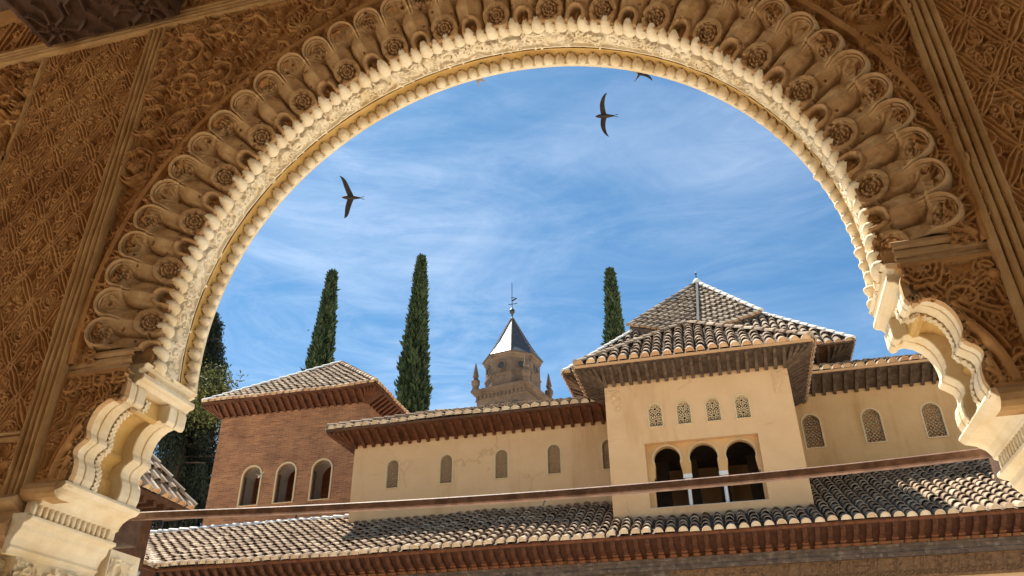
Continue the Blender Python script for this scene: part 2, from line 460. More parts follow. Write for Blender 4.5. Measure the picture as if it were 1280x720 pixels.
# ------------------------------------------------------------------ carved relief: strokes stamped into a height field
class Relief:
    def __init__(self, w, h, ppm, skip=None):
        self.w, self.h, self.ppm, self.skip = w, h, ppm, skip
        self.nx, self.ny = int(round(w*ppm)) + 1, int(round(h*ppm)) + 1
        self.H = np.zeros((self.ny, self.nx), np.float32)
    def stamp(self, x, y, r, top, hard=2.0):
        p = self.ppm
        if self.skip and (x - self.skip[0])**2 + (y - self.skip[1])**2 < self.skip[2]**2: return
        i0, i1 = max(0, int((x - r)*p)), min(self.nx - 1, int((x + r)*p) + 1)
        j0, j1 = max(0, int((y - r)*p)), min(self.ny - 1, int((y + r)*p) + 1)
        if i1 < i0 or j1 < j0 or r <= 0: return
        X = np.arange(i0, i1 + 1)/p - x
        Y = np.arange(j0, j1 + 1)/p - y
        d2 = (X[None, :]**2 + Y[:, None]**2)/(r*r)
        v = top*np.sqrt(np.clip((1 - d2)*hard, 0, 1))
        S = self.H[j0:j1 + 1, i0:i1 + 1]
        np.maximum(S, v, out=S)
    def stroke(self, pts, wid, top, hard=3.0):
        pts = np.asarray(pts, float)
        d = np.r_[0, np.cumsum(np.hypot(*np.diff(pts, axis=0).T))]
        wid = np.broadcast_to(np.asarray(wid, float), (len(pts),))
        n = max(3, int(d[-1]/max(0.0022, 0.42*float(np.mean(wid)))))
        s = np.linspace(0, d[-1], n)
        xs, ys, ws = np.interp(s, d, pts[:, 0]), np.interp(s, d, pts[:, 1]), np.interp(s, d, wid)
        for x, y, w in zip(xs, ys, ws): self.stamp(x, y, w, top, hard)
    def ribbon(self, pts, wid, top, lw=0.0046):      # strap with two raised edges
        pts = np.asarray(pts, float)
        t_ = np.gradient(pts, axis=0)
        n_ = np.c_[-t_[:, 1], t_[:, 0]]/(np.hypot(*t_.T)[:, None] + 1e-9)
        w_ = np.broadcast_to(np.asarray(wid, float), (len(pts),))[:, None]
        self.stroke(pts, w_[:, 0], top*0.55)
        self.stroke(pts + n_*w_*0.85, lw, top)
        self.stroke(pts - n_*w_*0.85, lw, top)
    def curl(self, x, y, a, r, top, lw=0.0055):
        t = np.linspace(0, 1, 16)
        th = a + 4.6*t
        rr = r*(1 - 0.55*t)
        self.stroke(np.c_[x + rr*np.cos(th), y + rr*np.sin(th)], lw, top)
    def leaf(self, x, y, a, L, W, curl, top):
        t = np.linspace(0, 1, 12)
        ang = a + curl*t
        px = x + np.cumsum(np.r_[0, np.cos(ang[:-1])])*L/11
        py = y + np.cumsum(np.r_[0, np.sin(ang[:-1])])*L/11
        wv = W*np.sin(np.pi*(0.10 + 0.88*t))**0.8
        if W*self.ppm > 2.2 and W > 0.0075:
            self.ribbon(np.c_[px, py], wv, top, max(0.0042, 0.26*W))
            if W > 0.021: self.stroke(np.c_[px, py], 0.0042, top*0.95)
        else:
            self.stroke(np.c_[px, py], wv, top, 2.0)
    def spiral(self, x, y, a, r, turns, w, top, sgn=1, leaves=4):
        t = np.linspace(0, 1, 60)
        rr = r*(1 - 0.86*t)
        th = a + sgn*2*np.pi*turns*t
        P_ = np.c_[x + rr*np.cos(th), y + rr*np.sin(th)]
        self.stroke(P_, w*(1 - 0.4*t), top, 2.2)
        self.stamp(P_[-1, 0], P_[-1, 1], w*1.8, top*1.1)
        for k in range(leaves):
            i = int(3 + k*34/leaves)
            ta = th[i] + sgn*np.pi/2
            self.leaf(P_[i, 0], P_[i, 1], ta + sgn*(-0.75), r*0.62, w*1.35, sgn*1.5, top*0.92)
    def palmette(self, x, y, a, L, top, n=5, spread=1.0):
        for k in range(n):
            u = (k - (n - 1)/2)/((n - 1)/2)
            self.leaf(x, y, a + u*spread, L*(1 - 0.32*abs(u)), L*0.13, -u*0.9, top)
    def rosette(self, x, y, r, top, n=8):
        th = np.linspace(0, 2*np.pi, 40)
        self.stroke(np.c_[x + r*np.cos(th), y + r*np.sin(th)], r*0.16, top, 1.8)
        for k in range(n):
            a = 2*np.pi*k/n
            self.leaf(x + 0.15*r*np.cos(a), y + 0.15*r*np.sin(a), a, r*0.62, r*0.17, 0.0, top*0.9)
        self.stamp(x, y, r*0.2, top*1.1)
    def weather(self, amp, seed):
        g = np.random.default_rng(seed)
        n = np.zeros_like(self.H)
        for s in (6, 14, 40):
            k = g.random((self.ny//s + 3, self.nx//s + 3))
            yi, xi = np.linspace(0, k.shape[0] - 1.01, self.ny), np.linspace(0, k.shape[1] - 1.01, self.nx)
            y0, x0 = yi.astype(int), xi.astype(int)
            fy, fx = (yi - y0)[:, None], (xi - x0)[None, :]
            n += (k[y0][:, x0]*(1 - fy)*(1 - fx) + k[y0 + 1][:, x0]*fy*(1 - fx) + k[y0][:, x0 + 1]*(1 - fy)*fx + k[y0 + 1][:, x0 + 1]*fy*fx)
        n = n/3
        self.H *= (0.72 + 0.5*n)
        self.H += amp*(n - 0.5)

def sebka_field(w, h, ppm, top, cw=0.225, ch=0.36, seed=1):
    g = np.random.default_rng(seed)
    rl = Relief(w, h, ppm)
    t = np.linspace(0, 1, 40)
    for _ in range(int(w*h*420)):
        x, y = g.random()*w, g.random()*h
        rl.curl(x, y, g.random()*6.3, 0.016 + 0.012*g.random(), top*(0.45 + 0.4*g.random()), 0.0050)
    for i in range(-1, int(w/cw) + 2):
        for j in range(-1, int(h/ch) + 2):
            for hx, hy in ((0, 0), (0.5, 0.5)):
                cx, cy = (i + hx)*cw + g.normal(0, 0.002), (j + hy)*ch + g.normal(0, 0.002)
                for sx in (-1, 1):
                    for sy in (-1, 1):
                        ox = sx*cw*0.5*(np.sin(t*np.pi/2)**1.3)
                        oy = sy*ch*0.5*(1 - t + 0.10*np.sin(2*np.pi*t))
                        rl.ribbon(np.c_[cx + ox, cy + oy], 0.0125, top, 0.0046)
                kind = g.integers(0, 4)
                f = 0.9 + 0.2*g.random()
                if kind == 0:
                    th = np.linspace(0, 2*np.pi, 30)
                    rl.ribbon(np.c_[cx + cw*0.20*f*np.cos(th), cy + cw*0.24*f*np.sin(th)], 0.011, top, 0.0044)
                    rl.palmette(cx, cy - ch*0.05, np.pi/2, cw*0.26, top*0.95, 3, 0.9)
                    for s in (-1, 1):
                        rl.leaf(cx, cy + s*ch*0.14, s*np.pi/2 + 0.6, ch*0.16, 0.0145, -1.2, top*0.9)
                        rl.leaf(cx, cy + s*ch*0.14, s*np.pi/2 - 0.6, ch*0.16, 0.0145, 1.2, top*0.9)
                        rl.curl(cx + s*cw*0.30, cy, g.random()*6, 0.024, top*0.9)
                elif kind == 1:
                    for s in (-1, 1):
                        rl.spiral(cx + s*cw*0.15, cy - ch*0.05, np.pi/2 + s*0.5, cw*0.15*f, 1.2, 0.0066, top*0.95, -s, 2)
                        rl.leaf(cx, cy - ch*0.27, np.pi/2 - s*0.8, cw*0.34, 0.016, s*1.4, top*0.95)
                        rl.leaf(cx, cy + ch*0.10, np.pi/2 - s*0.7, cw*0.34, 0.017, s*1.3, top*0.95)
                    rl.leaf(cx, cy + ch*0.10, np.pi/2, ch*0.22, 0.017, 0.0, top)
                elif kind == 2:
                    for k, yy in enumerate((-0.26, -0.08, 0.10)):
                        for s in (-1, 1):
                            rl.leaf(cx, cy + ch*yy, np.pi/2 - s*0.95, cw*0.34*f, 0.018, s*1.7, top*(0.9 + 0.05*k))
                    rl.leaf(cx, cy + ch*0.18, np.pi/2, ch*0.18, 0.016, 0, top)
                else:
                    for s in (-1, 1):
                        rl.spiral(cx + s*cw*0.20, cy + ch*0.06, np.pi/2, cw*0.13*f, 1.1, 0.0062, top*0.95, s, 3)
                        rl.spiral(cx + s*cw*0.13, cy - ch*0.16, -np.pi/2, cw*0.11*f, 1.0, 0.0062, top*0.9, -s, 2)
                    rl.leaf(cx, cy - ch*0.10, np.pi/2, ch*0.24, 0.020, 0.0, top)
    for y0 in (0.98, 1.01, 2.05, 2.08):
        if y0 < h: rl.stroke(np.c_[np.linspace(0, w, 40), np.full(40, y0)], 0.0045, top*0.9)
    rl.weather(top*0.10, seed + 5)
    return rl

def scroll_field(w, h, ppm, top, size=0.105, seed=3, density=1.0, skip=None):
    g = np.random.default_rng(seed)
    rl = Relief(w, h, ppm, skip)
    for _ in range(int(w*h*520*density)):
        x, y = g.random()*w, g.random()*h
        if g.random() < 0.6: rl.curl(x, y, g.random()*6.3, 0.018 + 0.016*g.random(), top*(0.3 + 0.4*g.random()), 0.0060)
        else: rl.leaf(x, y, g.random()*6.3, 0.045 + 0.035*g.random(), 0.013, g.normal(0, 1.5), top*(0.3 + 0.4*g.random()))
    pts = []
    tries = int(w*h/size**2*30)
    for _ in range(tries):
        p = np.array([g.random()*w, g.random()*h])
        if skip and np.hypot(p[0] - skip[0], p[1] - skip[1]) < skip[2] - size: continue
        if all(np.hypot(*(p - q)) > size*1.40 for q in pts): pts.append(p)
    P_ = np.array(pts)
    for i, p in enumerate(P_):
        d = np.hypot(*(P_ - p).T)
        for j in np.argsort(d)[1:3]:
            q = P_[j]
            m = (p + q)/2 + np.array([-(q - p)[1], (q - p)[0]])*0.25*(1 if (i + j) % 2 else -1)
            tt = np.linspace(0, 1, 24)[:, None]
            rl.ribbon((1 - tt)**2*p + 2*tt*(1 - tt)*m + tt**2*q, 0.0120, top*0.85, 0.0046)
    for i, p in enumerate(P_):
        k = g.integers(0, 6)
        a = g.random()*6.28
        if k <= 2:
            rl.spiral(p[0], p[1], a, size*(0.62 + 0.16*g.random()), 1.15, 0.0098, top, 1 if g.random() < 0.5 else -1, 5)
        elif k == 3:
            rl.palmette(p[0], p[1], a, size*0.85, top, 5, 1.3)
            rl.palmette(p[0], p[1], a + np.pi, size*0.65, top*0.95, 5, 1.2)
        elif k == 4:                                   # cusped medallion
            th = np.linspace(0, 2*np.pi, 90)
            rr = size*(0.62 + 0.09*np.abs(np.sin(3*th + a)))
            rl.ribbon(np.c_[p[0] + rr*np.cos(th), p[1] + rr*np.sin(th)], 0.0125, top, 0.0048)
            rl.palmette(p[0] - size*0.2*math.cos(a), p[1] - size*0.2*math.sin(a), a, size*0.55, top*0.95, 5, 1.2)
            rl.curl(p[0] - size*0.25, p[1], a, 0.022, top*0.9)
            rl.curl(p[0] + size*0.25, p[1], a + 2, 0.022, top*0.9)
        else:                                          # smooth swelling bud
            rl.stamp(p[0], p[1], size*0.30, top*1.15, 1.0)
            for q in range(6): rl.leaf(p[0] + size*0.32*math.cos(a + q*1.05), p[1] + size*0.32*math.sin(a + q*1.05), a + q*1.05 + 0.6, size*0.45, 0.013, 1.4, top*0.9)
    rl.weather(top*0.10, seed + 9)
    return rl

def panel_from(rl, name, x0, z0, ybase, mat, parent, keepfn=None):
    X = x0 + np.arange(rl.nx)/rl.ppm
    Z = z0 + np.arange(rl.ny)/rl.ppm
    XX, ZZ = np.meshgrid(X, Z)
    Pt = np.stack([XX, ybase - rl.H, ZZ], -1)
    keep = None
    if keepfn is not None:
        cx_, cz_ = (XX[:-1, :-1] + XX[1:, 1:])/2, (ZZ[:-1, :-1] + ZZ[1:, 1:])/2
        keep = keepfn(cx_, cz_)
    return link(name, grid_mesh(name, Pt, mat, keep), parent)

# ------------------------------------------------------------------ setting: ground, gallery floor and ceiling
g_ = MB()
g_.quad((-400, -400, GROUND), (400, -400, GROUND), (400, 400, GROUND), (-400, 400, GROUND))
tag(g_.build('ground', M_GROUND), kind='structure')
cm = MB()
cm.box((-9.0, -2.9, 4.9), (7.0, 3.3, 5.15))
tag(cm.build('ceiling', M_DARKWOOD), kind='structure')
bw_ = MB()
bw_.box((-9.0, -2.9, GROUND), (7.0, -2.6, 4.9))
tag(bw_.build('back_wall', M_BACK), kind='structure')
gf = MB()
gf.box((-9.0, -2.6, GROUND - 0.2), (7.0, 3.5, GROUND + 0.12))
tag(gf.build('gallery_floor', M_FLOOR), kind='structure')

# ------------------------------------------------------------------ the carved arch wall
CX, CZ = -0.915, 1.875
YW, YF, YB = 2.85, 3.0, 3.33
arch = empty('arch_wall', (CX, YW, GROUND), 'carved brown stucco arcade wall whose large scalloped horseshoe arch frames the whole courtyard view', 'arch')

def arc(r, a0, a1, n, cx=CX, cz=CZ):
    return [(cx + r*math.cos(a0 + (a1 - a0)*i/n), cz + r*math.sin(a0 + (a1 - a0)*i/n)) for i in range(n + 1)]
# solid core: left pier, right pier and the arch head, all behind the carving
core = MB()
RC = 1.72
for y0, y1 in ((3.03, YB - 0.012),):
    a = arc(RC, math.pi, 0, 60)
    for (xa, za), (xb, zb) in zip(a[:-1], a[1:]):
        core.add([(xa, y0, za), (xb, y0, zb), (xb, y0, 5.0), (xa, y0, 5.0), (xa, y1, za), (xb, y1, zb), (xb, y1, 5.0), (xa, y1, 5.0)],
                 [(0, 1, 2, 3), (7, 6, 5, 4), (0, 4, 5, 1)])
    for za, zb, w_ in ((1.57, 5.0, RC), (1.0, 1.57, 1.96), (GROUND + 0.12, 1.0, 2.44)):
        core.box((-4.75, y0, za), (CX - w_, y1, zb))
        core.box((CX + w_, y0, za), (2.9, y1, zb))
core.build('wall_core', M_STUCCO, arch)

ROUT, RIN = 1.985, 1.655
# spandrel carving between the frame mouldings
rl = scroll_field(4.10, 2.36, 290, 0.056, 0.150, 11, 0.7, (CX + 2.97, CZ - 1.66, 1.86))
XX, ZZ = np.meshgrid(np.arange(rl.nx)/rl.ppm + (-2.97), np.arange(rl.ny)/rl.ppm + 1.66)
# strapwork: a cusped band following the ring
d = np.hypot(XX - CX, ZZ - CZ)
rl.H = np.where(np.abs(d - 2.02) < 0.018, 0.045, rl.H).astype(np.float32)
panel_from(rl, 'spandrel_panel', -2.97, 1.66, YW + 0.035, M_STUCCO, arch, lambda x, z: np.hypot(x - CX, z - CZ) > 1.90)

# sebka side panels
for (x0, w, sd) in ((-3.86, 0.80, 21), (1.22, 0.95, 22)):
    rl = sebka_field(w, 2.64, 320, 0.030, seed=sd)
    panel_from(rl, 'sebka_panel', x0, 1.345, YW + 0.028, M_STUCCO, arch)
for (x0, w, sd) in ((-3.60, 0.58, 31), (1.22, 0.6, 32)):
    rl = scroll_field(w, 0.27, 280, 0.032, 0.075, sd)
    panel_from(rl, 'lower_carved_panel', x0, 1.035, YW + 0.03, M_STUCCO, arch)
# deep pierced carving left of the panel
rl = scroll_field(0.80, 2.0, 200, 0.085, 0.13, 41, 0.10)
panel_from(rl, 'pierced_carving', -4.68, 2.0, YW + 0.07, M_STUCCO, arch)

# inscription frieze above
def script_field(w, h, ppm, top, seed):
    g = np.random.default_rng(seed)
    rl = Relief(w, h, ppm)
    x = 0.02
    while x < w:
        k = g.integers(0, 4)
        lean = 0.06
        if k <= 1:
            hh = h*(0.62 + 0.25*g.random())
            rl.stroke([(x, h*0.14), (x + lean*0.4, h*0.14 + hh*0.5), (x + lean, h*0.14 + hh)], [0.010, 0.012, 0.015], top)
            x += 0.045
        elif k == 2:
            t = np.linspace(0, 1, 30)
            rl.stroke(np.c_[x + 0.075*t, h*(0.20 + 0.16*np.sin(np.pi*t))], 0.010, top)
            rl.spiral(x + 0.04, h*0.62, 0, 0.030, 1.1, 0.006, top*0.8, 1, 2)
            x += 0.085
        else:
            t = np.linspace(0, 1, 30)
            rl.stroke(np.c_[x + 0.045 + 0.036*np.cos(2*np.pi*t), h*0.24 + 0.032*np.sin(2*np.pi*t)], 0.009, top)
            x += 0.09
    rl.stroke([(0, h*0.13), (w, h*0.13)], 0.010, top*0.9)
    for _ in range(int(w*h*500)):
        rl.leaf(g.random()*w, g.random()*h, g.random()*6.3, 0.03, 0.006, g.normal(0, 1.2), top*(0.3 + 0.3*g.random()))
    rl.weather(top*0.1, seed)
    return rl
rl = script_field(3.4, 0.34, 240, 0.022, 51)
panel_from(rl, 'inscription_frieze', -4.7, 4.115, YW + 0.02, M_STUCCO, arch)
rl = scroll_field(3.2, 0.4, 150, 0.03, 0.08, 52)
panel_from(rl, 'inscription_frieze', -1.28, 4.115, YW + 0.02, M_STUCCO, arch)

# mouldings
def reeds(n, w, d):      # small reeded section as (offset, depth) profile
    pr = []
    for k in range(n):
        for i in range(7):
            a = math.pi*i/6
            pr.append((w*(k + 0.5 - 0.5*math.cos(a))/n, d*(0.35 + 0.65*math.sin(a))))
    return pr
def moulding(name, a, b, across, n, w, d, mat=M_MOULD, y=YW + 0.02):
    a, b = Vector(a), Vector(b)
    ac = Vector(across)
    m = MB()
    pr = [(0, -0.03)] + reeds(n, w, d) + [(w, -0.03)]
    seg = max(2, int((b - a).length/0.12))
    vs_, fs_ = [], []
    g = random.Random(int(w*1e4) + n)
    for i in range(seg + 1):
        p = a.lerp(b, i/seg)
        for o_, h_ in pr:
            j = g.uniform(-0.002, 0.002)
            q = p + ac*(o_ + j)
            vs_.append((q.x, y - h_ + j, q.z))
    k = len(pr)
    for i in range(seg):
        for j in range(k - 1):
            fs_.append((i*k + j, i*k + j + 1, (i + 1)*k + j + 1, (i + 1)*k + j))
    m.add(vs_, fs_)
    return m.build(name, mat, arch)
moulding('frame_moulding', (-3.085, 0, 1.02), (-3.085, 0, 4.0), (1, 0, 0), 4, 0.135, 0.045)
moulding('frame_moulding', (1.095, 0, 1.02), (1.095, 0, 4.0), (1, 0, 0), 4, 0.135, 0.045)
moulding('cornice_moulding', (-4.75, 0, 3.985), (2.9, 0, 3.985), (0, 0, 1), 4, 0.125, 0.05)
moulding('panel_moulding', (-3.87, 0, 1.30), (-3.09, 0, 1.30), (0, 0, 1), 2, 0.05, 0.03)
moulding('panel_moulding', (1.23, 0, 1.30), (2.2, 0, 1.30), (0, 0, 1), 2, 0.05, 0.03)
moulding('panel_edge', (-3.90, 0, 1.9), (-3.90, 0, 3.98), (1, 0, 0), 1, 0.05, 0.025)
for s in (-1, 1):
    xa, xb = (-2.95, CX - 1.685) if s < 0 else (CX + 1.685, 1.10)
    moulding('springer_moulding', (xa, 0, 1.600), (xb, 0, 1.600), (0, 0, 1), 3, 0.125, 0.022, M_STUCCO2, YW + 0.035)
    moulding('base_torus', (CX + s*2.04, 0, 1.00), (CX + s*1.86, 0, 1.00), (0, 0, 1), 1, 0.085, 0.075, M_MOULD, YW + 0.03)

# plain wall bands below the left panel
for s in (-1, 1):
    xa, xb = (-4.75, CX - 2.052) if s < 0 else (CX + 2.052, 2.9)
    bn = MB()
    bn.prism_x([(YW - 0.03, 1.03), (YW - 0.06, 1.01), (YW - 0.06, 0.99), (YW, 0.965), (YW, 0.95), (YW - 0.02, 0.945), (YW - 0.055, 0.90), (YW - 0.045, 0.85), (YW - 0.01, 0.83), (YW - 0.02, 0.80), (YW + 0.02, 0.78), (YW + 0.2, 0.78), (YW + 0.2, 1.03)], xa, xb)
    recalc(bn.build('wall_band', M_STUCCO2, arch))

# corner panels beside the corbels, with quarter arch ribs
def corner_field(w, h, ppm, sgn, seed):
    rl = scroll_field(w, h, ppm, 0.036, 0.10, seed, 0.6)
    X, Z = np.meshgrid(np.arange(rl.nx)/ppm, np.arange(rl.ny)/ppm)
    cx_ = w - 0.02 if sgn < 0 else 0.02
    rr = np.hypot((X - cx_)/1.0, (Z - 0.0)/1.12)
    for r0, wd, tp in ((0.345, 0.022, 0.045), (0.300, 0.016, 0.036), (0.265, 0.012, 0.03), (0.385, 0.010, 0.026)):
        rl.H = np.maximum(rl.H, tp*np.sqrt(np.clip(1 - ((rr - r0)/wd)**2, 0, 1)))
    rl.H = np.where(rr < 0.25, rl.H*0.55, rl.H)
    edge = np.minimum(np.minimum(X, w - X), np.minimum(Z, h - Z))
    rl.H = np.where(edge < 0.018, 0.03, rl.H).astype(np.float32)
    return rl

# muqarnas ring: two cells, turned round the arch
PITCH_A = R(5.1)
def muq_cell(name, odd, seed=0):
    g = np.random.default_rng(900 + seed)
    ns, nt = 84, 180
    s = np.linspace(-0.5, 0.5, ns)
    t = np.linspace(0, 1, nt)
    S, T = np.meshgrid(s, t)
    L = 0.372
    wloc = PITCH_A*(ROUT - (ROUT - RIN)*T)
    x = S*wloc
    y = T*L
    wref = PITCH_A*1.84
    h = np.full_like(x, -0.02)
    # inner and middle elements stand at the two edges, half in this cell and half in the next
    for side in (-1, 1):
        dome = (side > 0) != odd
        xs = np.abs(x - side*wloc/2)
        if dome:
            rad = 0.077
            yc = 0.212
            dd = np.hypot(xs, np.minimum(y - yc, 0)*0.92)
            body = 0.050*np.sqrt(np.clip(1 - (dd/rad)**2, 0, 1)) + 0.0045*np.cos(xs/rad*2.6*np.pi)*(dd < rad*0.9)*np.clip((y - yc + 0.03)/0.05, 0, 1)
            body = np.where(dd < rad, body - 0.022*np.clip((y - yc)/0.15, 0, 1), -1)
            h = np.maximum(h, body)
            yc2, rad2 = 0.318, 0.044
            d2 = np.hypot(xs, np.minimum(y - yc2, 0)*1.0)
            h = np.where(np.abs(d2 - rad2) < 0.014, np.maximum(h, 0.052*np.sqrt(np.clip(1 - ((d2 - rad2)/0.015)**2, 0, 1))), h)
            h = np.where(d2 < rad2 - 0.011, 0.000 + 0.014*np.cos(d2*150), h)
        else:
            rad = 0.076
            yc = 0.190
            dd = np.hypot(xs, np.minimum(y - yc, 0)*0.8)
            body = 0.036*np.sqrt(np.clip(1 - (dd/rad)**2, 0, 1)) + 0.004*np.cos(xs/rad*2.2*np.pi)*(dd < rad*0.9)
            h = np.maximum(h, np.where(dd < rad, body, -1))
            yc2, R2 = 0.298, 0.066
            d2 = np.hypot(xs, y - yc2)
            ang = np.arctan2(y - yc2, x - side*wloc/2)
            disc = 0.030 + 0.010*np.cos(d2/0.0175*2*np.pi) + 0.006*np.cos(8*ang)*(d2 > 0.012)
            h = np.where(d2 < R2, np.maximum(disc, h*0.6), h)
            h = np.where(np.abs(d2 - R2) < 0.010, np.maximum(h, 0.044), h)
    # outer niche with stepped round hood, the hoods touching their neighbours like scales
    yc, rad = 0.096, wloc*0.5
    dd = np.hypot(x, np.minimum(y - yc, 0)*0.98)
    f_ = dd/np.maximum(rad, 1e-6)
    steps = ((0.0, 0.58, None), (0.58, 0.68, 0.034), (0.68, 0.80, 0.048), (0.80, 1.0, 0.068))
    hood = np.zeros_like(x) - 1
    for r0, r1, tp in steps:
        mk = (f_ >= r0) & (f_ < r1) & (y < 0.17)
        if tp is None:
            bowl = 0.026 - 0.016*(1 - (f_/0.58)**2)
            if odd: bowl = bowl + 0.007*np.cos(np.arctan2(x, -(y - 0.155))*15)*np.clip(f_/0.58, 0.2, 1)
            else: bowl = bowl + 0.006*np.cos(np.hypot(x, y - 0.095)/0.018*2*np.pi) + 0.006*np.cos(5*np.arctan2(y - 0.095, x))
            hood = np.where(mk, bowl, hood)
        else:
            mid = (r0 + r1)/2
            hood = np.where(mk, tp - (0.026 if r1 == 1.0 else 0.010)*((f_ - mid)/((r1 - r0)/2))**2, hood)
    fade = np.clip((0.165 - y)/0.05, 0, 1)
    use = hood > -0.9
    blend = hood*fade + np.minimum(h, hood)*(1 - fade)
    h = np.where(use, np.where(y < 0.115, blend, np.maximum(blend, h)), h)
    rad = wloc*0.5
    h = np.where((T > 0.97), np.minimum(h, 0.012), h)
    h = np.where((dd > rad) & (y < yc), -0.012, h)
    k = g.random((24, 12))
    yi, xi = np.linspace(0, 22.9, nt), np.linspace(0, 10.9, ns)
    y0, x0 = yi.astype(int), xi.astype(int)
    fy, fx = (yi - y0)[:, None], (xi - x0)[None, :]
    nz = k[y0][:, x0]*(1 - fy)*(1 - fx) + k[y0 + 1][:, x0]*fy*(1 - fx) + k[y0][:, x0 + 1]*(1 - fy)*fx + k[y0 + 1][:, x0 + 1]*fy*fx
    h = h + 0.007*(nz - 0.5)*np.cos(np.pi*S)
    for _ in range(5):                       # chips and losses
        cx_, cy_, cr_ = g.uniform(-0.4, 0.4)*wref, g.uniform(0.01, 0.33), g.uniform(0.006, 0.016)
        dc = np.hypot(x - cx_, y - cy_)
        h = h - 0.018*np.clip(1 - (dc/cr_)**2, 0, 1)
    rr = ROUT - (ROUT - RIN)*T
    yb = YW + 0.012 + 0.155*T**1.25
    nr, nyv = -0.40, -0.915
    ang = x/wloc*PITCH_A
    rr2 = rr + nr*h
    Pt = np.stack([rr2*np.cos(ang), yb + nyv*h, rr2*np.sin(ang)], -1)
    return grid_mesh(name, Pt, M_STUCCO2)
cells = [muq_cell('muqarnas_cell', k % 2 == 1, k) for k in range(8)]
NC = 37
for i in range(NC):
    o = bpy.data.objects.new('muqarnas_cell', cells[(i*3) % 8] if (i*3) % 2 == i % 2 else cells[i % 8])
    COL.objects.link(o)
    o.location = (CX, 0, CZ)
    th = math.pi/2 + (i - (NC - 1)/2)*PITCH_A
    o.rotation_euler = (0, -th, 0)
    attach(o, arch)
# dark gap between muqarnas and archivolt
gp = MB()
a0, a1 = R(-7.6), R(187.6)
N = 160
for i in range(N):
    ta, tb = a0 + (a1 - a0)*i/N, a0 + (a1 - a0)*(i + 1)/N
    ring = []
    for (r_, y_) in ((1.66, 2.985), (1.70, 2.99), (1.70, 3.02)):
        ring.append([(CX + r_*math.cos(t_), y_, CZ + r_*math.sin(t_)) for t_ in (ta, tb)])
    for k in range(2): gp.quad(ring[k][0], ring[k][1], ring[k + 1][1], ring[k + 1][0])
gp.build('muqarnas_back', M_STUCCO, arch)

# carved intrados band
def intrados():
    ppm = 260
    Ls = (a1 - a0)*1.65
    w = 0.205
    g = np.random.default_rng(71)
    rl = Relief(Ls, w, ppm)
    x = 0.03
    k = 0
    while x < Ls:
        yy = 0.115
        q_ = g.integers(0, 4)
        if q_ == 0:
            rl.palmette(x, yy - 0.02, np.pi/2 + g.normal(0, 0.3), 0.085, 0.026, 7, 1.3)
        elif q_ == 1:
            rl.palmette(x - 0.035*(-1)**k, yy, np.pi*(k % 2) + g.normal(0, 0.4), 0.090, 0.024, 7, 1.25)
        elif q_ == 2:
            rl.palmette(x, yy + 0.03, -np.pi/2 + g.normal(0, 0.4), 0.075, 0.024, 5, 1.2)
        else:
            rl.spiral(x, yy, g.random()*6, 0.046, 1.1, 0.010, 0.022, 1 if k % 2 else -1, 5)
        for _ in range(12):
            rl.leaf(x + g.normal(0, 0.05), yy + g.normal(0, 0.04), g.random()*6.3, 0.042, 0.008, g.normal(0, 1.4), 0.014 + 0.008*g.random())
        x += 0.088 + 0.03*g.random()
        k += 1
    rl.stroke([(0, 0.190), (Ls, 0.190)], 0.007, 0.016)
    rl.weather(0.004, 72)
    A = a0 + np.arange(rl.nx)/rl.ppm/Ls*(a1 - a0)
    Yv = 3.005 + np.arange(rl.ny)/rl.ppm
    AA, YY = np.meshgrid(A, Yv)
    RR = 1.668 + 0.02*(YY - 3.0)/0.2 - rl.H
    Pt = np.stack([CX + RR*np.cos(AA), YY, CZ + RR*np.sin(AA)], -1)
    return link('intrados_band', grid_mesh('intrados_band', Pt, M_CREAM), arch)
intrados()
so = MB()
for i in range(N):
    ta, tb = a0 + (a1 - a0)*i/N, a0 + (a1 - a0)*(i + 1)/N
    prof = [(1.672, 3.206), (1.672, 3.214), (1.702, 3.216), (1.706, 3.318), (1.80, 3.32)]
    pts = [[(CX + r_*math.cos(t_), y_, CZ + r_*math.sin(t_)) for t_ in (ta, tb)] for r_, y_ in prof]
    for k in range(len(prof) - 1): so.quad(pts[k][0], pts[k][1], pts[k + 1][1], pts[k + 1][0])
so.build('plain_soffit', M_SOFFIT, arch, smooth=False)

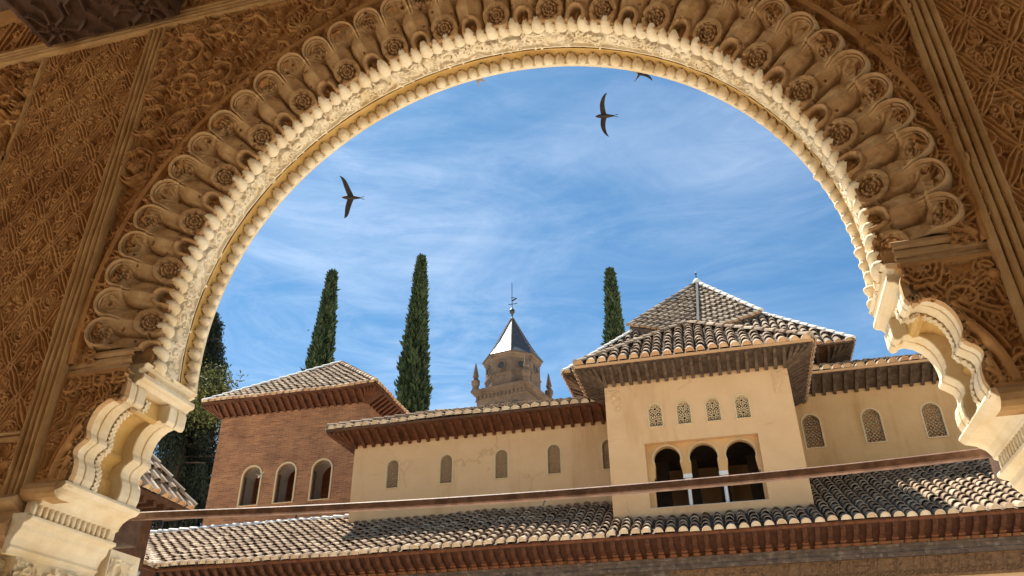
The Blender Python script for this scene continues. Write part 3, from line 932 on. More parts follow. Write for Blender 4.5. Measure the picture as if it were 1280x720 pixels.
# scalloped cresting: rows of little pointed petals along both edges of the intrados
def petal_row(name, r, y0, y1, lean, th, npet, seed, point_front=True, mat=M_CREAM):
    g = random.Random(seed)
    vs_, fs_ = [], []
    nu, nv = 9, 9
    for i in range(npet):
        ac = a0 + (a1 - a0)*(i + 0.5)/npet
        big = (1.0 if i % 2 == 0 else 0.86)*g.uniform(0.92, 1.06)
        hw = (a1 - a0)/npet*0.53*(1.08 if i % 2 == 0 else 0.9)
        tk = th*g.uniform(0.85, 1.15)
        ja = g.uniform(-0.002, 0.002)
        base = len(vs_)
        for a_ in range(nv):
            v = a_/(nv - 1)                       # 0 at the pointed tip, 1 at the root
            wv = (math.sin(min(1.0, v*1.18 + 0.02)*math.pi/2))**0.52 if v < 0.85 else 1.0 - 0.35*((v - 0.85)/0.15)**2
            for b_ in range(nu):
                u = -1 + 2*b_/(nu - 1)
                an = ac + ja + u*hw*wv
                vv = v if point_front else 1 - v
                L = (y1 - y0)*big
                yy = (y1 - L*(1 - v)) if point_front else (y0 + L*(1 - v))
                hgt = tk*math.sqrt(max(0.0, 1 - u*u*0.96))*(0.35 + 0.65*math.sin(math.pi*min(1, 0.18 + v*0.75)))*(1 if v > 0.02 else 0.4)
                rr = r + lean*(1 - v)*big - hgt
                vs_.append((CX + rr*math.cos(an), yy, CZ + rr*math.sin(an)))
        for a_ in range(nv - 1):
            for b_ in range(nu - 1):
                k = base + a_*nu + b_
                fs_.append((k, k + 1, k + nu + 1, k + nu))
    m = MB()
    m.add(vs_, fs_)
    return m.build(name, mat, arch, smooth=True)
petal_row('front_cresting', 1.668, 2.955, 3.065, 0.006, 0.040, 86, 81)
petal_row('back_cresting', 1.706, 3.262, 3.345, 0.0, 0.056, 86, 82)
bk = MB()
for i in range(N*2):
    ta, tb = a0 + (a1 - a0)*i/(2*N), a0 + (a1 - a0)*(i + 1)/(2*N)
    prof = [(1.704, 3.30), (1.668, 3.325), (1.668, 3.345), (1.72, 3.35)]
    pts = [[(CX + r_*math.cos(t_), y_, CZ + r_*math.sin(t_)) for t_ in (ta, tb)] for r_, y_ in prof]
    for k in range(len(prof) - 1): bk.quad(pts[k][0], pts[k][1], pts[k + 1][1], pts[k + 1][0])
bk.build('back_arris', M_CREAM, arch)

# corbels, imposts and capitals on both sides; w is the distance from the arch axis
BLOCK = [(1.645, 1.665), (1.662, 1.655), (1.660, 1.642), (1.686, 1.634), (1.686, 1.618), (1.654, 1.612), (1.650, 1.590), (1.658, 1.580), (1.676, 1.576), (1.690, 1.560)]
LEAFP = [(1.690, 1.560), (1.682, 1.540), (1.682, 1.475), (1.692, 1.460), (1.712, 1.462), (1.722, 1.475), (1.745, 1.478), (1.775, 1.467), (1.802, 1.447), (1.822, 1.420), (1.835, 1.388),
         (1.842, 1.350), (1.842, 1.320), (1.832, 1.300), (1.830, 1.285), (1.850, 1.272), (1.872, 1.254), (1.882, 1.232), (1.878, 1.205), (1.862, 1.182), (1.856, 1.155), (1.856, 1.12), (1.866, 1.09), (1.858, 1.082), (1.858, 1.065)]
IMPOST = [(1.855, 1.085), (1.850, 1.07), (1.868, 1.052), (1.905, 1.042), (1.935, 1.022), (1.950, 0.998), (1.952, 0.985), (1.966, 0.98), (1.966, 0.945), (1.975, 0.935), (1.945, 0.93), (1.945, 0.915), (1.965, 0.905),
          (1.98, 0.90), (1.985, 0.875), (2.01, 0.845), (2.02, 0.815), (2.012, 0.80), (2.025, 0.79), (2.025, 0.775)]
def strip(side, prof, y0, y1, grow=0.0, back=2.22, ny=1):
    m = MB()
    poly = [(CX + side*(w + grow), z) for w, z in prof]
    top, bot = prof[0][1], prof[-1][1]
    poly = poly + [(CX + side*back, bot), (CX + side*back, top)]
    m.prism_y(poly, y0, y1)
    return m
def join(*ms):
    r_ = MB()
    for m in ms: r_.add(m.v, m.f, 0)
    return r_
_lp = sorted((z, w) for w, z in LEAFP)
def leaf_edge(z): return np.interp(z, [p[0] for p in _lp], [p[1] for p in _lp])
panel_from(corner_field(0.46, 0.53, 300, -1, 61), 'corner_panel', -2.955, 1.083, YW + 0.035, M_STUCCO, arch, lambda x, z: np.abs(x - CX) > leaf_edge(z) + 0.004)
panel_from(corner_field(0.46, 0.53, 300, 1, 62), 'corner_panel', 0.665, 1.083, YW + 0.035, M_STUCCO, arch, lambda x, z: np.abs(x - CX) > leaf_edge(z) + 0.004)
for side in (-1, 1):
    b = join(strip(side, BLOCK, 2.93, YB + 0.015, 0, 1.76))
    bevel(recalc(b.build('corbel_block', M_CREAM, arch)), 0.006)
    cb = join(strip(side, LEAFP, YW + 0.042, 2.945), strip(side, LEAFP, 2.953, 3.015), strip(side, LEAFP, 2.94, 2.96, 0.008))
    fp_ = MB()
    xq = sorted((CX + side*1.668, CX + side*1.84))
    fp_.box((xq[0], 2.975, 1.60), (xq[1], 3.028, 1.77))
    fp_.build('springer_block', M_STUCCO2, arch)
    corbel = bevel(recalc(cb.build('corbel', M_CREAM, arch)), 0.005)
    cb2 = join(strip(side, LEAFP, 3.20, 3.262), strip(side, LEAFP, 3.27, YB + 0.01), strip(side, LEAFP, 3.25, 3.28, 0.008))
    bevel(recalc(cb2.build('corbel', M_CREAM, arch)), 0.005)
    rc = strip(side, LEAFP, 3.014, 3.201, 0.062)
    recalc(rc.build('corbel_recess', M_SOFFIT, arch))
    # braided strip along the inner edge of the front leaf
    br = MB()
    prof = np.array(LEAFP)
    dd = np.r_[0, np.cumsum(np.hypot(*np.diff(prof, axis=0).T))]
    for q in range(26):
        sq = dd[-1]*(0.08 + 0.86*q/25)
        w_, z_ = np.interp(sq, dd, prof[:, 0]), np.interp(sq, dd, prof[:, 1])
        w2, z2 = np.interp(sq + 0.028, dd, prof[:, 0]), np.interp(sq + 0.028, dd, prof[:, 1])
        for (ya, yb_) in ((3.02, 3.048), (3.048, 3.02)):
            br.beam((CX + side*(w_ + 0.010), ya, z_), (CX + side*(w2 + 0.010), yb_, z2), 0.012, 0.03, (side, 0, 0.3))
    br.build('braided_strip', M_CREAM, arch)
    im = join(strip(side, IMPOST[:9], YW + 0.0, YB + 0.03, 0, 2.03), strip(side, IMPOST[8:], YW - 0.035, YB + 0.03, 0, 2.05))
    rim = MB()
    for (wa, za), (wb, zb) in zip(LEAFP[:-1], LEAFP[1:]):
        rim.beam((CX + side*(wa + 0.010), YW + 0.034, za + 0.002), (CX + side*(wb + 0.010), YW + 0.034, zb - 0.002), 0.026, 0.030, (0, 1, 0))
    rim.build('corbel_rim', M_STUCCO2, arch)
    imp = bevel(recalc(im.build('impost', M_CREAM, arch)), 0.005)
    fl = MB()
    for q in range(15):
        yq = YW - 0.02 + q*0.034
        fl.lathe([(0.010, 0.935), (0.012, 0.965), (0.008, 0.985)], (CX + side*1.962, yq), 8)
    fl.build('impost_flutes', M_CREAM, arch, True)
    # capital: carved block under the impost and the neighbouring shaft's inscribed block behind
    cp = MB()
    cp.box((min(CX + side*2.03, CX + side*2.42), YW + 0.03, 0.15), (max(CX + side*2.03, CX + side*2.42), YB - 0.02, 0.78))
    cap = cp.build('capital', M_CREAM, arch)
    rl = scroll_field(0.36, 0.60, 190, 0.030, 0.09, 90 + side)
    xa = CX + side*2.22 - 0.18
    ob = panel_from(rl, 'capital_carving', xa, 0.17, YW + 0.035, M_CREAM, cap)
    rl = scroll_field(0.44, 0.56, 280, 0.028, 0.10, 190 + side)
    Yg, Zg = np.meshgrid(YW + 0.03 + np.arange(rl.nx)/rl.ppm, 0.20 + np.arange(rl.ny)/rl.ppm)
    link('capital_carving', grid_mesh('capital_carving', np.stack([CX + side*(2.028 - rl.H), Yg, Zg], -1), M_CREAM), cap)
    if side < 0:
        cp2 = MB()
        x0_, x1_ = sorted((CX + side*1.985, CX + side*2.30))
        cp2.box((x0_, YB + 0.05, 0.10), (x1_, YB + 0.27, 0.91))
        cap2 = cp2.build('capital', M_CREAM, arch)
        rl = script_field(0.74, 0.20, 200, 0.012, 95 + side)
        Yg, Zg = np.meshgrid(YB + 0.06 + np.arange(rl.ny)/rl.ppm, 0.13 + np.arange(rl.nx)/rl.ppm, indexing='ij')
        Pt = np.stack([CX + side*(1.985 - 0.002 - rl.H), Yg, Zg], -1)
        link('capital_carving', grid_mesh('capital_carving', Pt, M_CREAM), cap2)
    for yy in ((YW + 0.24, YB + 0.16) if side < 0 else (YW + 0.24,)):
        co = MB()
        co.lathe([(0.16, GROUND), (0.16, GROUND + 0.10), (0.11, GROUND + 0.16), (0.10, GROUND + 0.2), (0.095, 0.0), (0.12, 0.03), (0.10, 0.06), (0.14, 0.16)], (CX + side*2.2, yy), 24)
        co.build('column', M_MARBLE, arch, True)

# ------------------------------------------------------------------ things fixed near the arch
bm_ = MB()
pr_ = [(-2.98, 1.087), (-2.0, 1.045), (-1.2, 1.022), (-0.4, 1.012), (0.3, 1.018), (0.8, 1.030), (1.35, 1.055)]
for (xa, za), (xb, zb) in zip(pr_[:-1], pr_[1:]):
    bm_.box((xa, 3.40, min(za, zb) - 0.02), (xa, 3.40, 0)) if False else None
vs_, fs_ = [], []
sec = [(-0.020, -0.015), (-0.020, 0.011), (-0.013, 0.017), (0.013, 0.017), (0.020, 0.011), (0.020, -0.015), (0.013, -0.020), (-0.013, -0.020)]
xs = np.linspace(-2.98, 1.45, 60)
zs = np.interp(xs, [p[0] for p in pr_], [p[1] for p in pr_])
zs = np.convolve(np.pad(zs, 4, mode='edge'), np.ones(9)/9, 'valid')
for x_, z_ in zip(xs, zs):
    for dy, dz in sec: vs_.append((x_, 3.44 + dy, z_ + dz))
for i in range(len(xs) - 1):
    for j in range(8): fs_.append((i*8 + j, i*8 + (j + 1) % 8, (i + 1)*8 + (j + 1) % 8, (i + 1)*8 + j))
bm_.add(vs_, fs_)
tb = empty('tie_beam', (CX, 3.44, 1.0), 'slender reddish brown wooden tie beam running across the arch opening from impost to impost', 'beam')
recalc(bm_.build('beam', M_BAR, tb))
for x0_, x1_ in ((-3.10, -2.905), (1.08, 1.3)):  # dark blocks added for the shaded outer side of the imposts
    eb = MB()
    eb.box((x0_, 3.39, 0.955), (x1_, 3.56, 1.105))
    bevel(eb.build('impost_shade_block', M_DARKWOOD, tb), 0.006)

wb = empty('ceiling_beam', (-3.34, 1.2, 4.0), 'dark carved wooden ceiling beam with strapwork underside in the upper left corner', 'beam')
bb = MB()
bb.box((-3.83, -2.4, 4.035), (-2.86, YW - 0.045, 4.6))
bb.build('timber', M_DARKWOOD, wb)
rl = Relief(0.95, 2.4, 180)
for j in range(-1, 6):
    for i in range(0, 3):
        cx_, cy_ = 0.16 + i*0.32, j*0.46 + (0.23 if i % 2 else 0)
        for k in range(8):
            a = k*math.pi/4
            rl.stroke([(cx_ + 0.05*math.cos(a), cy_ + 0.05*math.sin(a)), (cx_ + 0.15*math.cos(a + 0.25), cy_ + 0.15*math.sin(a + 0.25)), (cx_ + 0.21*math.cos(a), cy_ + 0.21*math.sin(a))], 0.010, 0.03, 3.0)
        rl.rosette(cx_, cy_, 0.05, 0.022, 8)
rl.stroke([(0.03, 0), (0.03, 2.4)], 0.022, 0.03)
rl.stroke([(0.92, 0), (0.92, 2.4)], 0.022, 0.03)
Xg, Yg = np.meshgrid(-3.82 + np.arange(rl.nx)/rl.ppm, 0.39 + np.arange(rl.ny)/rl.ppm)
link('carved_underside', grid_mesh('carved_underside', np.stack([Xg, Yg, 4.033 - rl.H], -1)[:, ::-1], M_DARKWOOD), wb)

# ------------------------------------------------------------------ roofs of barrel tiles
def tiled_face(mb, O, U, F, poly, pitch=0.24, row=0.36, seed=0, cap=True, mi=0, mi_cap=1, mi_base=2, chan=True, rcov=None):
    """cover tiles laid in columns up the fall line; poly in (u, v) metres on the slope from corner O"""
    g = random.Random(seed)
    O, U, F = Vector(O), Vector(U).normalized(), Vector(F).normalized()
    Nn = U.cross(F).normalized()
    if Nn.z < 0: Nn = -Nn
    rc = rcov or pitch*0.385
    mb.add([O + U*u + F*v - Nn*0.02 for u, v in poly], [tuple(range(len(poly)))], mi_base, 0.2)
    umin, umax = min(p[0] for p in poly), max(p[0] for p in poly)
    ncol = max(1, int(round((umax - umin)/pitch)))
    pt = (umax - umin)/ncol
    na = 6
    for c in range(ncol):
        u = umin + (c + 0.5)*pt
        vsx = []
        for (ua, va), (ub, vb) in zip(poly, poly[1:] + poly[:1]):
            if (ua - u)*(ub - u) < 0: vsx.append(va + (vb - va)*(u - ua)/(ub - ua))
        if len(vsx) < 2: continue
        v0, v1 = min(vsx), max(vsx)
        n = max(1, int(math.ceil((v1 - v0)/row - 0.25)))
        ju = g.uniform(-0.012, 0.012)
        for k in range(n):
            va = v0 + k*row - (0.05 if k == 0 and cap else 0) + g.uniform(-0.03, 0.03)*(k > 0)
            vb = min(v0 + (k + 1)*row + 0.05, v1 + 0.05)
            if vb - va < 0.08: continue
            ra, rb = rc*1.06, rc*0.86
            ha, hb = 0.042, 0.002
            jj = ju + g.uniform(-0.014, 0.014)
            sg = 0.016*math.sin(u*0.9 + seed) + 0.012*math.sin(u*2.3 + (v0 + k*row)*1.1) + g.uniform(-0.007, 0.007)
            tw = g.uniform(-0.012, 0.012)
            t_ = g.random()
            pts = []
            vm_ = va + (vb - va)*g.uniform(0.38, 0.62)
            fm_ = (vm_ - va)/(vb - va)
            for vv, rr, hh, jt in ((va, ra, ha, jj), (vm_, ra + (rb - ra)*fm_, ha + (hb - ha)*fm_, jj + tw*fm_), (vb, rb, hb, jj + tw)):
                for i in range(na + 1):
                    a = math.pi*i/na
                    pts.append(O + U*(u + jt - rr*math.cos(a)) + F*vv + Nn*(hh + sg - 0.01 + rr*1.05*math.sin(a)))
            fs = [(i, i + 1, i + na + 2, i + na + 1) for i in range(na)]
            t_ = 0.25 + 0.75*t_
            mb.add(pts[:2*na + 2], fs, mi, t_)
            mb.add(pts[na + 1:], fs, mi, t_*g.uniform(0.15, 0.6))  # upper part of each tile tinted darker than its lower part
            # lip of the tile: a thick edge or, at the eave, the mortar filled end
            inner = []
            for i in range(na + 1):
                a = math.pi*i/na
                inner.append(O + U*(u + jj - (ra - 0.018)*math.cos(a)) + F*va + Nn*(ha + sg - 0.012 + (ra*1.05 - 0.018)*math.sin(a)))
            lip = pts[:na + 1] + inner
            mb.add(lip, [(i + 1, i, i + na + 1, i + na + 2) for i in range(na)], mi_cap if (k == 0 and cap) else mi, t_)
            if k == 0 and cap:
                off = F*(0.012)
                mb.add([p + off for p in inner], [tuple(range(na, -1, -1))], mi_cap, g.random())
        if chan:
            uu = u + pt/2
            if uu < umax - 0.02:
                vs2 = []
                for (ua, va), (ub, vb) in zip(poly, poly[1:] + poly[:1]):
                    if (ua - uu)*(ub - uu) < 0: vs2.append(va + (vb - va)*(uu - ua)/(ub - ua))
                if len(vs2) >= 2:
                    va, vb = min(vs2), max(vs2)
                    n = max(1, int((vb - va)/row))
                    for k in range(n):
                        w0, w1 = va + (vb - va)*k/n - (0.03 if k == 0 else 0), va + (vb - va)*(k + 1)/n
                        t_ = g.random()*0.6
                        pts = []
                        for vv, hh in ((w0, 0.016), (w1, 0.0)):
                            for i in range(5):
                                a = math.pi*i/4
                                pts.append(O + U*(uu - pt*0.36*math.cos(a)) + F*vv + Nn*(hh + 0.045 - 0.055*math.sin(a)))
                        mb.add(pts, [(i, i + 1, i + 6, i + 5) for i in range(4)], mi_base, t_)
def ridge_tiles(mb, A, B, nrm=(0, 0, 1), r=0.11, step=0.36, seed=0, mi=0, lift=0.02):
    g = random.Random(seed)
    A, B = Vector(A), Vector(B)
    d = (B - A).normalized()
    s = d.cross(Vector(nrm)).normalized()
    n = s.cross(d).normalized()
    L = (B - A).length
    k = max(1, int(round(L/step)))
    na = 6
    for i in range(k):
        pa, pb = A + d*(L*i/k - 0.02), A + d*(L*(i + 1)/k + 0.05)
        pts = []
        t_ = g.random()
        for p, rr, hh in ((pa, r*1.08, 0.028), (pb, r*0.9, 0.0)):
            for q in range(na + 1):
                a = math.pi*q/na
                pts.append(p - s*(rr*math.cos(a)) + n*(hh + lift + rr*0.85*math.sin(a)))
        mb.add(pts, [(q, q + 1, q + na + 2, q + na + 1) for q in range(na)], mi, t_)
        mb.add(pts[:na + 1], [tuple(range(na, -1, -1))], mi, t_)

# ------------------------------------------------------------------ walls with openings
def arch_pts(x0, x1, z0, z1, n=12):        # round headed opening, from the left foot over the head to the right foot
    r_ = (x1 - x0)/2
    cx_, zs_ = (x0 + x1)/2, z1 - (x1 - x0)/2
    return [(x0, z0)] + [(cx_ - r_*math.cos(math.pi*i/n), zs_ + r_*math.sin(math.pi*i/n)) for i in range(n + 1)] + [(x1, z0)]
def wall_front(mb, x0, x1, z0, z1, y, ops, depth=0.25, mi=0, mi_rev=0):
    """front face in the plane y with openings (x0, x1, z0, z1, arched) and their reveals"""
    xsx = sorted({x0, x1, *[o[0] for o in ops], *[o[1] for o in ops]})
    zsx = sorted({z0, z1, *[o[2] for o in ops], *[o[3] for o in ops]})
    for xa, xb in zip(xsx[:-1], xsx[1:]):
        for za, zb in zip(zsx[:-1], zsx[1:]):
            cx_, cz_ = (xa + xb)/2, (za + zb)/2
            if any(o[0] < cx_ < o[1] and o[2] < cz_ < o[3] for o in ops): continue
            mb.quad((xa, y, za), (xb, y, za), (xb, y, zb), (xa, y, zb), mi=mi)
    for o in ops:
        if o[4]:
            p = arch_pts(*o[:4])
            zs_ = o[3] - (o[1] - o[0])/2
            cx_ = (o[0] + o[1])/2
            head = p[1:-1]
            h_ = len(head)//2
            for part, cor in ((head[:h_ + 1], (o[0], o[3])), (head[h_:], (o[1], o[3]))):
                for (xa, za), (xb, zb) in zip(part[:-1], part[1:]):
                    mb.add([(xa, y, za), (xb, y, zb), (cor[0], y, cor[1])], [(0, 1, 2)], mi)
        else:
            p = [(o[0], o[2]), (o[0], o[3]), (o[1], o[3]), (o[1], o[2])]
        lp = p + [p[0]]
        for (xa, za), (xb, zb) in zip(lp[:-1], lp[1:]):
            mb.quad((xa, y, za), (xb, y, zb), (xb, y + depth, zb), (xa, y + depth, za), mi=mi_rev)
def box_shell(mb, x0, x1, y0, y1, z0, z1, mi=0, top=True, front=False):
    mb.quad((x0, y0, z0), (x0, y1, z0), (x0, y1, z1), (x0, y0, z1), mi=mi)
    mb.quad((x1, y0, z0), (x1, y1, z0), (x1, y1, z1), (x1, y0, z1), mi=mi)
    mb.quad((x0, y1, z0), (x1, y1, z0), (x1, y1, z1), (x0, y1, z1), mi=mi)
    if top: mb.quad((x0, y0, z1), (x1, y0, z1), (x1, y1, z1), (x0, y1, z1), mi=mi)
    if front: mb.quad((x0, y0, z0), (x1, y0, z0), (x1, y0, z1), (x0, y0, z1), mi=mi)

def lattice_mesh(w, h, seed, star=True, mat=None):       # pierced geometric screen, origin at the middle of its foot
    nx, nz = 46, int(46*h/w)
    X, Z = np.meshgrid(np.linspace(-w/2, w/2, nx + 1), np.linspace(0, h, nz + 1))
    xc, zc = (X[:-1, :-1] + X[1:, 1:])/2, (Z[:-1, :-1] + Z[1:, 1:])/2
    p = w/4.4
    hole = np.zeros_like(xc, bool)
    for k in range(3):
        a = k*math.pi/3 + 0.2
    q1 = np.cos(2*np.pi*xc/p)*np.cos(2*np.pi*zc/p)
    q2 = np.cos(2*np.pi*(xc + zc)/p*0.72)*np.cos(2*np.pi*(xc - zc)/p*0.72)
    hole = (q1 + 0.55*q2) > -0.10
    if star:
        for zc0 in (h*0.28, h*0.80):
            d_ = np.hypot(xc, zc - zc0)
            an = np.arctan2(zc - zc0, xc)
            hole = np.where(d_ < w*0.325, False, hole)
            hole |= d_ < w*0.095
            hole |= (np.abs(d_ - w*0.175) < w*0.050) & (np.cos(an*8) > -0.1)
            hole |= (np.abs(d_ - w*0.275) < w*0.042) & (np.cos(an*12 + 0.5) > -0.2)
    r_ = w/2
    inside = np.where(zc > h - r_, np.hypot(xc, zc - (h - r_)) < r_, True)
    rimz = np.where(zc > h - r_, r_ - np.hypot(xc, zc - (h - r_)), r_ - np.abs(xc))
    hole &= (rimz > w*0.04) & (zc > w*0.05)
    keep = inside & ~hole
    Pt = np.stack([X, np.zeros_like(X), Z], -1)
    return grid_mesh('lattice', Pt, mat or M_LATT, keep, False)
def solidify(o, t):
    md = o.modifiers.new('thickness', 'SOLIDIFY')
    md.thickness = t
    md.offset = 0
    return o
def add_window(parent, x0, x1, z0, z1, y, lat, rimw=0.035, recess=0.07, rim_mat=M_RIM, proud=0.012):
    """frame ring standing slightly proud of the wall, lattice set back in the opening"""
    m = MB()
    outer = arch_pts(x0 - rimw, x1 + rimw, z0, z1 + rimw)
    inner = arch_pts(x0 + 0.004, x1 - 0.004, z0, z1 - 0.004)
    n = len(outer)
    f0 = y - proud
    vs_ = [(x, f0, z) for x, z in outer] + [(x, f0, z) for x, z in inner] + [(x, y + 0.05, z) for x, z in inner] + [(x, y + 0.002, z) for x, z in outer]
    fs_ = []
    for i in range(n - 1):
        fs_ += [(i, i + 1, n + i + 1, n + i), (n + i, n + i + 1, 2*n + i + 1, 2*n + i), (i + 1, i, 3*n + i, 3*n + i + 1)]
    m.add(vs_, fs_)
    w = m.build('window', rim_mat, parent)
    sl = MB()
    sl.box((x0 - rimw, y - proud - 0.010, z0 - 0.03), (x1 + rimw, y + 0.05, z0 + 0.002))
    sl.build('sill', rim_mat, w)
    if lat is not None:
        o = bpy.data.objects.new('lattice', lat)
        COL.objects.link(o)
        o.location = ((x0 + x1)/2, y + recess, z0)
        solidify(o, 0.035)
        attach(o, w)
    return w

# ------------------------------------------------------------------ eaves
def eave(parent, x0, x1, y0, zi, zo, h, mat_soffit, mat_rafter, left=True, right=True, ydl=1.0, ydr=1.0, step=0.27, rw=0.085, rh=0.10, fascia=0.05, fmat=None):
    """board soffit rising outward with rafters under it; wall face y0, wall corners x0/x1, overhang h"""
    s = MB()
    yo = y0 - h
    xl, xr = (x0 - h if left else x0), (x1 + h if right else x1)
    s.add([(x0, y0, zi), (x1, y0, zi), (xr, yo, zo), (xl, yo, zo)], [(0, 1, 2, 3)])
    s.add([(x0, y0, zi + 0.05), (x1, y0, zi + 0.05), (xr, yo, zo + 0.03), (xl, yo, zo + 0.03)], [(0, 1, 2, 3)])
    if left:
        s.add([(x0, y0, zi), (x0, y0 + ydl, zi), (xl, y0 + ydl, zo), (xl, yo, zo)], [(0, 1, 2, 3)])
    if right:
        s.add([(x1, y0, zi), (x1, y0 + ydr, zi), (xr, y0 + ydr, zo), (xr, yo, zo)], [(0, 1, 2, 3)])
    so_ = s.build('eave_soffit', mat_soffit, parent)
    fb = MB()
    fb.box((xl - 0.01, yo - 0.035, zo - 0.015), (xr + 0.01, yo, zo + fascia))
    if left: fb.box((xl - 0.035, yo, zo - 0.015), (xl, y0 + ydl, zo + fascia))
    if right: fb.box((xr, yo, zo - 0.015), (xr + 0.035, y0 + ydr, zo + fascia))
    fb.build('fascia', fmat or mat_rafter, parent)
    def raf(a, b):
        m = MB()
        dz = Vector((0, 0, -rh/2 - 0.003))
        m.beam(Vector(a) + dz, Vector(b) + dz*0.9, rw, rh, taper=0.82)
        m.build('rafter', mat_rafter, parent)
    n = int((x1 - x0)/step)
    for i in range(n + 1):
        x = x0 + 0.04 + (x1 - x0 - 0.08)*i/n
        xo = x
        raf((x, y0 - 0.004, zi), (xo, yo + 0.02, zo))
    nf = 4
    if left:
        for i in range(1, nf + 1): raf((x0, y0, zi), (x0 - h*i/nf*0.97, yo + 0.02, zo))
        for i in range(0, nf): raf((x0, y0, zi), (xl + 0.02, yo + h*(1 - i/nf)*1.0, zo))
        for i in range(int(ydl/step)): raf((x0 - 0.004, y0 + 0.1 + i*step, zi), (xl + 0.02, y0 + 0.1 + i*step, zo))
    if right:
        for i in range(1, nf + 1): raf((x1, y0, zi), (x1 + h*i/nf*0.97, yo + 0.02, zo))
        for i in range(0, nf): raf((x1, y0, zi), (xr - 0.02, yo + h*(1 - i/nf)*1.0, zo))
        for i in range(int(ydr/step)): raf((x1 + 0.004, y0 + 0.1 + i*step, zi), (xr - 0.02, y0 + 0.1 + i*step, zo))
    return xl, xr, yo, zo + fascia

TM = [M_TILE, M_MORTAR, M_CHAN, M_RIDGE]
TM2 = [M_TILE, M_MORTAR2, M_CHAN, M_RIDGE]
TM3 = [M_TILEDK, M_MORTAR2, M_CHAN, M_RIDGE]

# ------------------------------------------------------------------ court gallery opposite (lower roof)
YE, ZE = 17.0, 4.03
GX0, GX1 = -13.2, 8.5
gal = empty('court_gallery', (-2.0, 18.0, GROUND), 'low gallery across the court with long mottled tile roof, carved brackets and dark frieze', 'gallery')
rf = MB()
SL = 0.5
c_ = math.cos(math.atan(SL))
F_ = (0, 1, SL)
depthv = 3.7/c_
# roof stops against the pavilion: three fields
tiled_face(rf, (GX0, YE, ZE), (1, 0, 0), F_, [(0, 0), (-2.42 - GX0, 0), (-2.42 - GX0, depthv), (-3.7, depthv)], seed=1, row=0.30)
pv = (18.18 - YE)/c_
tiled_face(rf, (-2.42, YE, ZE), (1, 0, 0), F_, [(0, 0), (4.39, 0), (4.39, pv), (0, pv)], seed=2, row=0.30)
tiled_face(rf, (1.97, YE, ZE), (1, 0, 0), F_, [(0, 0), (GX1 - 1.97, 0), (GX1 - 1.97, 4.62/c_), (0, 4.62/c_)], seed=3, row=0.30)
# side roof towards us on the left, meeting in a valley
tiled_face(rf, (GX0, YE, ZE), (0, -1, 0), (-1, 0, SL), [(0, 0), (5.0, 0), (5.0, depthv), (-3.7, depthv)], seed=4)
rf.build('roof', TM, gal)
rd = MB()
ridge_tiles(rd, (GX0 - 3.7, 20.72, ZE + 1.86), (-9.85, 20.72, ZE + 1.86), r=0.13, seed=5, mi=3)
rd.build('ridge', TM, gal)
vm = MB()
vm.beam((GX0 + 0.05, YE - 0.05, ZE + 0.06), (GX0 - 3.7, YE + 3.7, ZE + 1.9), 0.16, 0.05)
vm.build('valley_mortar', M_RIDGE, gal)
for x_ in (-16.2, -11.8):
    rod = MB()
    rod.lathe([(0.03, 5.95), (0.02, 6.35)], (x_, 20.74), 6)
    rod.build('rod', M_IRON, gal)
gw = MB()
gw.box((GX0 - 0.7, 17.72, 2.0), (GX1, 18.0, 3.70))
gw.build('wall', M_OCHRE, gal)
fz = MB()
fz.box((GX0 - 0.7, 17.60, 3.42), (GX1, 17.72, 3.50))
fz.box((GX0 - 0.7, 17.62, 3.50), (GX1, 17.72, 3.60))
fz.box((GX0 - 0.7, 17.58, 3.60), (GX1, 17.72, 3.66))
fz.build('frieze', M_FRIEZE, gal)
rl = script_field(9.0, 0.40, 60, 0.03, 101)
fp = panel_from(rl, 'carved_panel', -1.2, 3.02, 17.70, M_FRIEZE2, gal)
rl = script_field(14.0, 0.40, 40, 0.03, 102)
panel_from(rl, 'carved_panel', -15.2, 3.02, 17.70, M_FRIEZE, gal)
sf = MB()
sf.quad((GX0, 17.6, 3.72), (GX1, 17.6, 3.72), (GX1, YE + 0.06, 4.0), (GX0, YE + 0.06, 4.0))
sf.quad((GX0 - 0.6, 17.6, 3.72), (GX0, 17.0 + 0.06, 4.0), (GX0, 12, 4.0), (GX0 - 0.6, 12, 3.72))
sf.build('eave_soffit', M_EAVEDK, gal)
fs2 = MB()
fs2.box((GX0, YE + 0.02, 3.965), (GX1, YE + 0.06, 4.035))
fs2.box((GX0 - 0.04, 12, 3.965), (GX0, YE + 0.05, 4.035))
fs2.build('fascia', M_BRACKET, gal)
# carved S brackets
def bracket_mesh():
    m = MB()
    pr = [(17.60, 3.66), (17.53, 3.655), (17.50, 3.69), (17.47, 3.72), (17.42, 3.72), (17.39, 3.76), (17.33, 3.79), (17.26, 3.795), (17.20, 3.83), (17.14, 3.88), (17.09, 3.90), (17.07, 3.97), (17.10, 3.985), (17.60, 3.715)]
    m.prism_x(pr, -0.045, 0.045)
    m.prism_x([(17.60, 3.655), (17.50, 3.65), (17.47, 3.675), (17.47, 3.70), (17.60, 3.70)], -0.07, 0.07)
    m.prism_x([(17.45, 3.715), (17.40, 3.715), (17.38, 3.735), (17.40, 3.765), (17.46, 3.74)], -0.062, 0.062)
    m.mi = [0]*16 + [1]*(len(m.f) - 16)  # lit lower blocks and shaded bodies painted as two wood colours
    return m.mesh('bracket', [M_BRACKETDK, M_BRACKET])
bme = bracket_mesh()
nb = 88
for i in range(nb):
    o = bpy.data.objects.new('bracket', bme)
    COL.objects.link(o)
    o.location = (GX0 + 0.1 + i*0.24, 0, 0)
    attach(o, gal)

